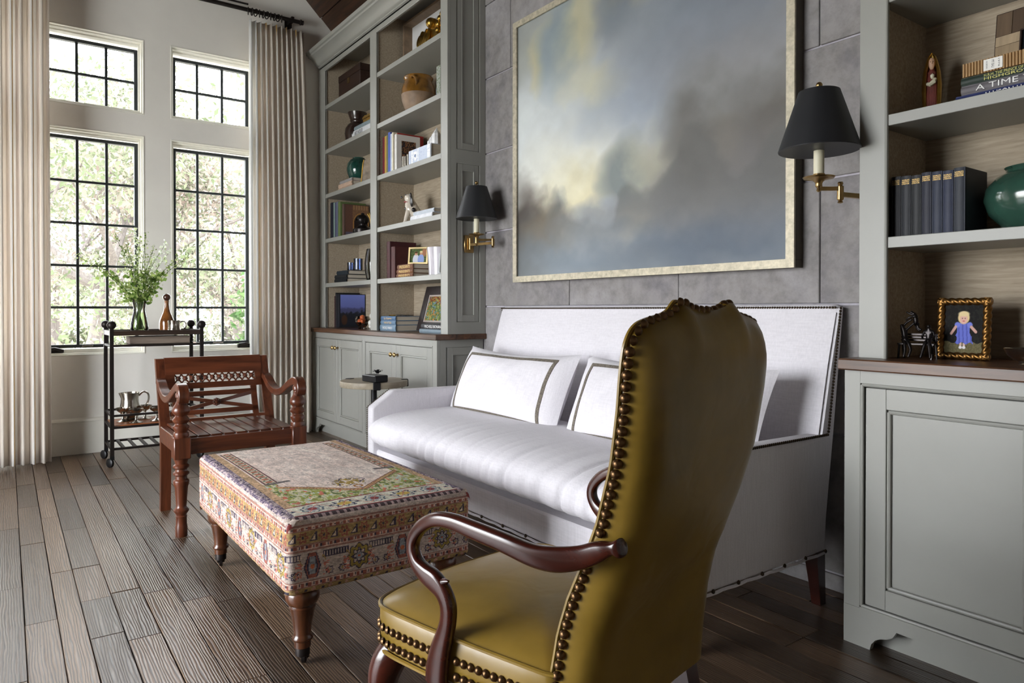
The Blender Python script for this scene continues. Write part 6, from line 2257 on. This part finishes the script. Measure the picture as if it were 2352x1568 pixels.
MB().lathe([(.075, 0), (.08, .004), (.082, .06), (.088, .14), (.094, .185), (.088, .185), (.08, .14), (.07, .02), (0, .02)], n=32).build('vase_body', m_marble, mv)
easel_frame('white_frame', 'narrow pale frame leaning beside the marble vase', 'picture frame', (-3.925, 2.30, A4), R(50), .11, .15, .012, cmat('white_paint_frame', (220, 222, 226), .5), lambda U, V: np.full(U.shape + (3,), 190.0) - 30 * V[..., None], -.3, (6, 6))

for k, (x0, h0, h1, tx) in enumerate(((-4.802, 0, .043, 'WORLD WAR II'), (-4.79, .0433, .074, 'WAR AT SEA'), (-4.785, .0743, .106, 'La Guerre'))):
    book(['pale blue WORLD WAR II book at the bottom of the blue stack', 'blue book in the middle of the blue stack', 'blue book with gilt script on top of the blue stack'][k], x0, -4.545, 2.245, 2.455, AC + h0, AC + h1, [(108, 132, 152), (90, 118, 144), (70, 102, 136)][k], True, 'blue stack of war books', tx, m_white_print if k == 0 else m_gilt_print, .5 if k else .6, .45)
gs = thing('spectacles', 'dark folded spectacles lying on the blue stack of books', 'spectacles', (-4.64, 2.345, AC + .1065), .2)
mb = MB()
for s in (-1, 1):
    mb.tube([(s * .03 + .022 * math.cos(a), .016 * math.sin(a), .006) for a in [2 * PI * k / 16 for k in range(16)]], .0028, 6, closed=True)
    mb.tube([(s * .054, .004, .007), (s * .05, .06, .006), (s * -.01, .07, .005)], .0024, 6)
mb.tube([(-.008, 0, .008), (.008, 0, .008)], .0024, 6)
mb.build('spectacle_frame', m_black, gs)
pen = thing('gold_pen', 'short gold pen on the blue stack of books', 'pen', (-4.73, 2.31, AC + .1065), .4)
MB().tube([(-.03, 0, .0045), (-.028, 0, .0045), (.02, 0, .0045), (.032, 0, .0045)], [.003, .0045, .0045, .002], 8).build('pen_barrel', m_gold, pen)
def garden(U, V):
    img = np.empty(U.shape + (3,))
    img[:] = (120, 70, 42)
    n = vnoise(U, V, 14, 6, 3)
    img = blend(img, (V < .75 - .3 * U + .3 * n) * 1.0, (92, 108, 62))
    img = blend(img, (n > .6) * .8, (146, 158, 90))
    img = blend(img, (vnoise(U, V, 20, 9, 2) > .66) * .9, (190, 120, 60))
    img = blend(img, (vnoise(U, V, 12, 12, 2) > .68) * .8, (96, 130, 150))
    img = blend(img, (vnoise(U, V, 24, 15, 2) < .28) * .8, (44, 54, 34))
    return img
easel_frame('garden_painting', 'dark framed garden painting leaning in the lowest space of the right bay', 'picture frame', (-4.345, 2.42, AC + .004), 0, .40, .325, .062, cmat('espresso_frame', (46, 38, 38), .45, var=.1), garden, -.27, (60, 50), .022, .012, cmat('pale_fillet', (176, 164, 158), .6))
book('pale blue book lying flat under the black MICHELE BONAN book', -4.165, -3.875, 2.232, 2.40, AC, AC + .026, (110, 126, 138), True)
book('black book lying flat with white title MICHELE BONAN', -4.145, -3.868, 2.235, 2.40, AC + .0263, AC + .060, (34, 34, 40), True, None, 'MICHELE BONAN', m_white_print, .78, .55, tz=.02)
easel_frame('sketch_frame', 'white framed line sketch leaning against the right side of the lowest space', 'picture frame', (-3.95, 2.45, AC + .002), R(35), .17, .24, .008, cmat('white_thin_frame', (226, 226, 224), .5), lambda U, V: blend(np.full(U.shape + (3,), 232.0), (np.abs(np.sin(U * 9 + V * 5) * .3 + .5 - V) < .02) * 1.0, (60, 60, 60)), -.26, (50, 60), .012)

# --- right-hand shelves
ms = thing('madonna_figurine', 'carved gilded figurine of a veiled mother holding a child, on the upper right shelf', 'figurine', (-1.048, 2.40, A3), R(22))
m_robe = mat('dull_red_robe', srgb(112, 50, 42), .5, var=.2, scale=30)
m_flesh = cmat('painted_face', (206, 164, 134), .45, var=.04)
prf = [(.022, 0), (.0245, .03), (.027, .07), (.028, .11), (.0245, .15), (.018, .18), (.012, .2), (.0, .214)]
secs = []
for r, z in prf:
    secs.append([(r * math.cos(a) * (1.0), r * .8 * math.sin(a), z) for a in [-PI / 2 + .62 + (2 * PI - 1.24) * k / 22 for k in range(23)]] + [(r * .78 * math.cos(a), r * .58 * math.sin(a), z * .985) for a in [-PI / 2 + .7 + (2 * PI - 1.4) * k / 22 for k in range(22, -1, -1)]])
MB().loft(secs).build('gilded_cloak', m_gold, ms, 50)
mb = MB()
for k in range(9):
    a = -PI / 2 + (k - 4) * .24
    mb.tube([(.017 * math.cos(a), .0165 * math.sin(a), .001), (.0165 * math.cos(a), .0155 * math.sin(a), .06), (.014 * math.cos(a), .013 * math.sin(a), .115), (.011 * math.cos(a), .011 * math.sin(a), .15)], [.0042, .0038, .0034, .003], 6)
mb.lathe([(.015, 0), (.015, .1), (.011, .15), (.007, .165)], n=12)
mb.build('robe', m_robe, ms)
MB().lathe([(.004, .158), (.0085, .168), (.0095, .178), (.0085, .188), (.004, .195), (0, .196)], (0, -.006, 0), 12, sy=.9).prism([(-.0012, .175), (.0012, .175), (0, .183)], -.0165, -.013, 'y').build('face', m_flesh, ms)
mb = MB()
for s in (-1, 1):
    mb.sphere((s * .0035, -.0142, .181), .0011, 6, 4)
mb.build('eyes', m_spot, ms)
mb = MB().lathe([(.003, -.006), (.006, 0), (.0065, .006), (0, .012)], (.002, -.016, .132), 10)
mb.tube([(-.011, -.013, .112), (-.004, -.02, .108), (.006, -.02, .116), (.010, -.014, .126)], [.006, .0075, .0075, .005], 8)
mb.build('child', m_candle, ms)
stack = ((-.936, 0, .0265, (38, 48, 96), 'navy blue book with white lettering, bottom of the upper right stack', 'ALLISON HARRISON ROSE', m_white_print, .6), (-.921, .0268, .053, (104, 100, 104), 'grey book titled A TIME TO PLANT in the upper right stack', 'A TIME TO PLANT', m_white_print, .78), (-.921, .0533, .077, (38, 52, 44), 'dark green book titled HIGHGROVE in the upper right stack', ['H.R.H. THE PRINCE OF WALES AND BUNNY GUINNESS', 'HIGHGROVE  AN ESTATE'], m_yellow_print, .66))
for x0, h0, h1, c, lb, tx, tm_, tw in stack:
    book(lb, x0, -.56, 2.295, 2.46, A3 + h0, A3 + h1, c, True, 'stack of garden books', tx, tm_, tw, .62 if not isinstance(tx, list) else .66)
bt = book('bamboo striped book with a white paper label, on top of the upper right stack', -.917, -.57, 2.30, 2.455, A3 + .0773, A3 + .117, (150, 118, 76), True, 'stack of garden books')
m_bam = cmat('bamboo_slip', (170, 134, 88), .6, var=.15)
sl_ = MB().tube([(0, 0, .0005), (0, 0, .0395)], .0036, 6).mesh('bamboo_slip')
for k in range(44):
    o = link('bamboo_slip', sl_, m_bam, bt)
    o.location = (-.170 + k * .0079, -.083, 0)
MB().box(-.117, -.069, -.088, -.0865, .004, .036).build('paper_label', m_white, bt, 0)
for i, (s, x) in enumerate((('NORMAN', -.1085), ('MY BALI', -.093), ('1974', -.078))):
    text(s, m_dark_print, bt, None, .022, .004 if i != 1 else .007, M=Tm((x, -.0883, .02), rx=PI / 2) @ Matrix.Rotation(-PI / 2, 4, 'Z'))
mf = thing('mosaic_frame', 'picture frame pieced from bands of brown and cream wood, behind the upper right stack', 'picture frame', (-.742, 2.43, A3), R(-4), rx=-.12)
FW, FH, FB = .30, .295, .07
cols_ = [(112, 92, 72), (170, 148, 118), (86, 68, 52), (186, 164, 134), (128, 108, 84), (150, 126, 98)]
wm = [wood('horn_band_%s' % 'abcdef'[i], srgb(*[int(v * .8) for v in c]), srgb(*c), 2, 5, .35) for i, c in enumerate(cols_)]
for side_ in range(4):
    nseg = 7
    for k in range(nseg):
        c = wm[(k * 2 + side_ * 3 + k // 3) % 6]
        if side_ in (0, 1):
            x0 = -FW / 2 + FW * k / nseg
            z0, z1 = (FH - FB, FH) if side_ == 0 else (0, FB)
            MB().box(x0 + .0004, x0 + FW / nseg - .0004, -.01, .01, z0, z1, .0008).build('wood_tile', c, mf, 0)
        elif k < 5:
            zz = FB + (FH - 2 * FB) * k / 5
            x0, x1 = (-FW / 2, -FW / 2 + FB) if side_ == 2 else (FW / 2 - FB, FW / 2)
            MB().box(x0, x1, -.01, .01, zz + .0004, zz + (FH - 2 * FB) / 5 - .0004, .0008).build('wood_tile', c, mf, 0)
mb = MB()
quadframe(mb, -FW / 2 + FB - .004, FW / 2 - FB + .004, FB - .004, FH - FB + .004, -.014, -.008, .005)
quadframe(mb, -FW / 2 - .003, FW / 2 + .003, -.0, FH + .003, -.008, .012, .0035)
mb.build('dark_edging', m_dbox, mf, 0)
def night(U, V):
    img = np.empty(U.shape + (3,))
    img[:] = (16, 18, 24)
    img = blend(img, ((V > .45) & (V < .62) & (U > .05) & (vnoise(U, V, 24, 3, 2) > .42)) * 1.0, (112, 84, 60))
    img = blend(img, ((V > .3) & (V < .45) & (U > .2) & (U < .55)) * 1.0, (150, 124, 50))
    img = blend(img, ((V > .15) & (V < .19) & (U > .15) & (U < .4)) * 1.0, (210, 210, 214))
    return img
o = painted('picture', night, FW - 2 * FB, FH - 2 * FB, 40, 40, m_photo, mf)
o.location = (0, -.006, FB)

for k in range(7):
    x0 = -1.106 + k * .02985
    c = [(32, 32, 38), (34, 36, 42), (30, 32, 36), (34, 36, 50), (40, 46, 64), (38, 44, 66), (40, 44, 54)][k]
    w = .0285 if k < 6 else .031
    book('worn navy volume of a seven-book set, number %s from the left' % ['one', 'two', 'three', 'four', 'five', 'six', 'seven'][k], x0, x0 + w, 2.262, 2.415, A4, A4 + .19 - .002 * (k % 3), c, False, 'seven navy volumes on the right-hand shelf', ["WORLD'S", 'GREATEST', 'LITERATURE'], m_gilt_print, .78, .0042, tz=.93)
m_tealpot = mat('crackled_green_glaze', srgb(46, 78, 66), .14, var=.22, scale=6, coat=.6, bump=.05, bscale=30)
jr = thing('green_pot', 'large round crackle-glazed green pot beside the navy volumes', 'pot', (-.748, 2.385, A4))
MB().lathe([(.07, 0), (.09, .01), (.125, .05), (.138, .09), (.132, .125), (.108, .155), (.085, .168), (.083, .176), (.088, .182), (.08, .184), (.075, .174), (.1, .15), (.12, .09), (0, .02)], n=48).build('pot_body', m_tealpot, jr)

# bronze figures on a bench
bf = thing('bronze_group', 'small dark bronze of children playing on a slatted bench, on the right counter', 'sculpture', (-1.043, 2.305, AC), R(4))
mb = MB()
for y in (-.012, .0, .012):
    mb.box(-.055, .05, y - .004, y + .004, .044, .048)
for z in (.055, .064, .073):
    mb.box(-.055, .05, .016, .02, z, z + .005)
for x in (-.05, .045):
    mb.tube([(x, -.012, .044), (x - .002, -.014, 0)], .0035, 6)
    mb.tube([(x, .016, .078), (x, .016, .044), (x + .002, .02, 0)], .0035, 6)
mb.build('bench', m_bronze, bf, 0)
def figure(nm, P, E__, Rr):
    link(nm, skin(P, E__, Rr), m_bronze, bf)
fe = [(0, 1), (1, 2), (2, 3), (1, 4), (4, 5), (5, 6), (1, 7), (7, 8), (8, 9), (0, 10), (10, 11), (11, 12), (0, 13), (13, 14), (14, 15)]
fr = [.0085, .009, .0045, .0085, .004, .0035, .003, .004, .0035, .003, .0055, .0045, .0035, .0055, .0045, .0035]
figure('seated_child', [(.032, -.002, .055), (.032, 0, .082), (.032, -.002, .094), (.032, -.004, .107), (.02, -.002, .086), (.014, -.006, .07), (.02, -.016, .062), (.044, -.002, .086), (.05, -.006, .07), (.044, -.016, .062), (.027, -.018, .052), (.022, -.024, .026), (.018, -.03, .004), (.038, -.018, .052), (.042, -.024, .026), (.046, -.03, .004)], fe, fr)
figure('lifting_child', [(-.035, -.004, .056), (-.04, -.002, .086), (-.044, -.004, .098), (-.046, -.006, .108), (-.032, -.002, .09), (-.022, -.004, .1), (-.008, -.006, .112), (-.048, .0, .094), (-.034, .0, .112), (-.016, .0, .124), (-.032, -.018, .05), (-.028, -.024, .026), (-.03, -.03, .004), (-.022, -.016, .052), (-.012, -.022, .028), (-.018, -.028, .004)], fe, fr)
figure('lifted_child', [(-.008, 0, .118), (-.004, 0, .136), (-.014, -.002, .142), (-.022, -.003, .147), (-.012, .004, .136), (-.026, .004, .14), (-.036, .004, .146), (-.012, -.006, .132), (-.024, -.008, .128), (-.034, -.006, .118), (.0, -.004, .104), (.004, -.006, .094), (.014, -.008, .09), (-.006, .004, .102), (-.002, .004, .092), (.006, .004, .086)], fe, [r * .85 for r in fr])

# twisted gilt rope frame with a photo of a child
def child_photo(U, V):
    img = np.empty(U.shape + (3,))
    img[:] = (30, 28, 28)
    img = blend(img, (vnoise(U, V, 18, 3) > .58) * .5, (44, 46, 40))
    g = V < .22 + .02 * np.sin(U * 20)
    gr = np.empty(U.shape + (3,))
    gr[:] = (112, 104, 76)
    gr = blend(gr, (vnoise(U, V, 40, 5, 2) > .5) * .6, (88, 84, 56))
    img = np.where(g[..., None], gr, img)
    img = blend(img, ell(U, V, .5, .13, .10, .03, .3), (66, 62, 42))
    for x in (.44, .53):
        img = blend(img, ell(U, V, x, .17, .03, .075, .15), (206, 176, 166))
        img = blend(img, ell(U, V, x, .115, .045, .03, .2), (226, 222, 226))
    top, bot = .62, .2
    hw = .13 + .09 * np.clip((.62 - V) / .42, 0, 1) + .012 * np.sin(V * 40)
    dress = (np.abs(U - .5 - .03 * (V < .35)) < hw) & (V > bot + .02 * np.sin(U * 30)) & (V < top)
    img = blend(img, dress * 1.0, (106, 116, 202))
    img = blend(img, (dress & (np.sin(U * 62 + V * 6) > .45)) * .7, (78, 86, 166))
    img = blend(img, ell(U, V, .34, .58, .07, .06, .15), (120, 130, 214))
    img = blend(img, ell(U, V, .66, .58, .07, .06, .15), (120, 130, 214))
    for x0, y0, x1, y1 in ((.30, .54, .19, .40), (.70, .54, .82, .44)):
        for t in np.linspace(0, 1, 9):
            img = blend(img, ell(U, V, x0 + (x1 - x0) * t, y0 + (y1 - y0) * t, .035, .03, .2), (206, 164, 152))
    img = blend(img, ell(U, V, .5, .73, .15, .13, .1), (226, 200, 150))
    img = blend(img, ell(U, V, .5, .70, .095, .10, .12), (224, 178, 164))
    img = blend(img, ell(U, V, .5, .81, .14, .055, .2), (230, 208, 160))
    for x in (.465, .535):
        img = blend(img, ell(U, V, x, .715, .014, .01, .3), (60, 44, 40))
    img = blend(img, ell(U, V, .5, .66, .03, .010, .3), (190, 96, 92))
    return img
rf = thing('rope_frame', 'twisted gilt rope picture frame with a photo of a child in a blue dress', 'picture frame', (-.942, 2.365, AC), R(2), rx=-.10)
m_rope = mat('antique_gilt_rope', srgb(120, 86, 44), .36, .9, var=.35, scale=30)
rw, rh = .146, .19
mb = MB()
def rope(a, b, r):
    A, B = Vector(a), Vector(b)
    L = (B - A).length
    t = (B - A).normalized()
    u = Vector((0, 1, 0))
    w = t.cross(u)
    n = int(L / .0035)
    secs = []
    for i in range(n + 1):
        p = A + t * (L * i / n)
        ring_ = []
        for k in range(18):
            an = 2 * PI * k / 18
            rr__ = r * (.74 + .32 * abs(math.cos(1.5 * (an - 2 * PI * i / n * L / .062))))
            ring_.append(tuple(p + u * (math.cos(an) * rr__) + w * (math.sin(an) * rr__)))
        secs.append(ring_)
    mb.loft(secs)
q = rw / 2 - .0105
rope((-rw / 2, 0, .0115), (rw / 2, 0, .0115), .0115)
rope((-rw / 2, 0, rh - .0115), (rw / 2, 0, rh - .0115), .0115)
rope((-q, 0, 0.004), (-q, 0, rh), .0115)
rope((q, 0, 0.004), (q, 0, rh), .0115)
mb.build('rope_moulding', m_rope, rf, 60)
MB().box(-rw / 2 + .012, rw / 2 - .012, .001, .008, .012, rh - .012).build('backing', m_black, rf, 0)
o = painted('picture', child_photo, rw - .04, rh - .042, 80, 100, m_photo, rf)
o.location = (0, -.001, .021)
MB().tube([(0, .006, .15), (0, .06, -.003)], .004, 6).build('easel_strut', m_black, rf)
sb2 = thing('silver_bowl', 'small footed silver bowl on the right counter', 'bowl', (-.742, 2.27, AC))
MB().lathe([(.02, 0), (.022, .003), (.012, .007), (.03, .014), (.046, .028), (.055, .047), (.0535, .047), (.044, .03), (.028, .017), (0, .012)], n=32).build('bowl_body', m_silver, sb2)
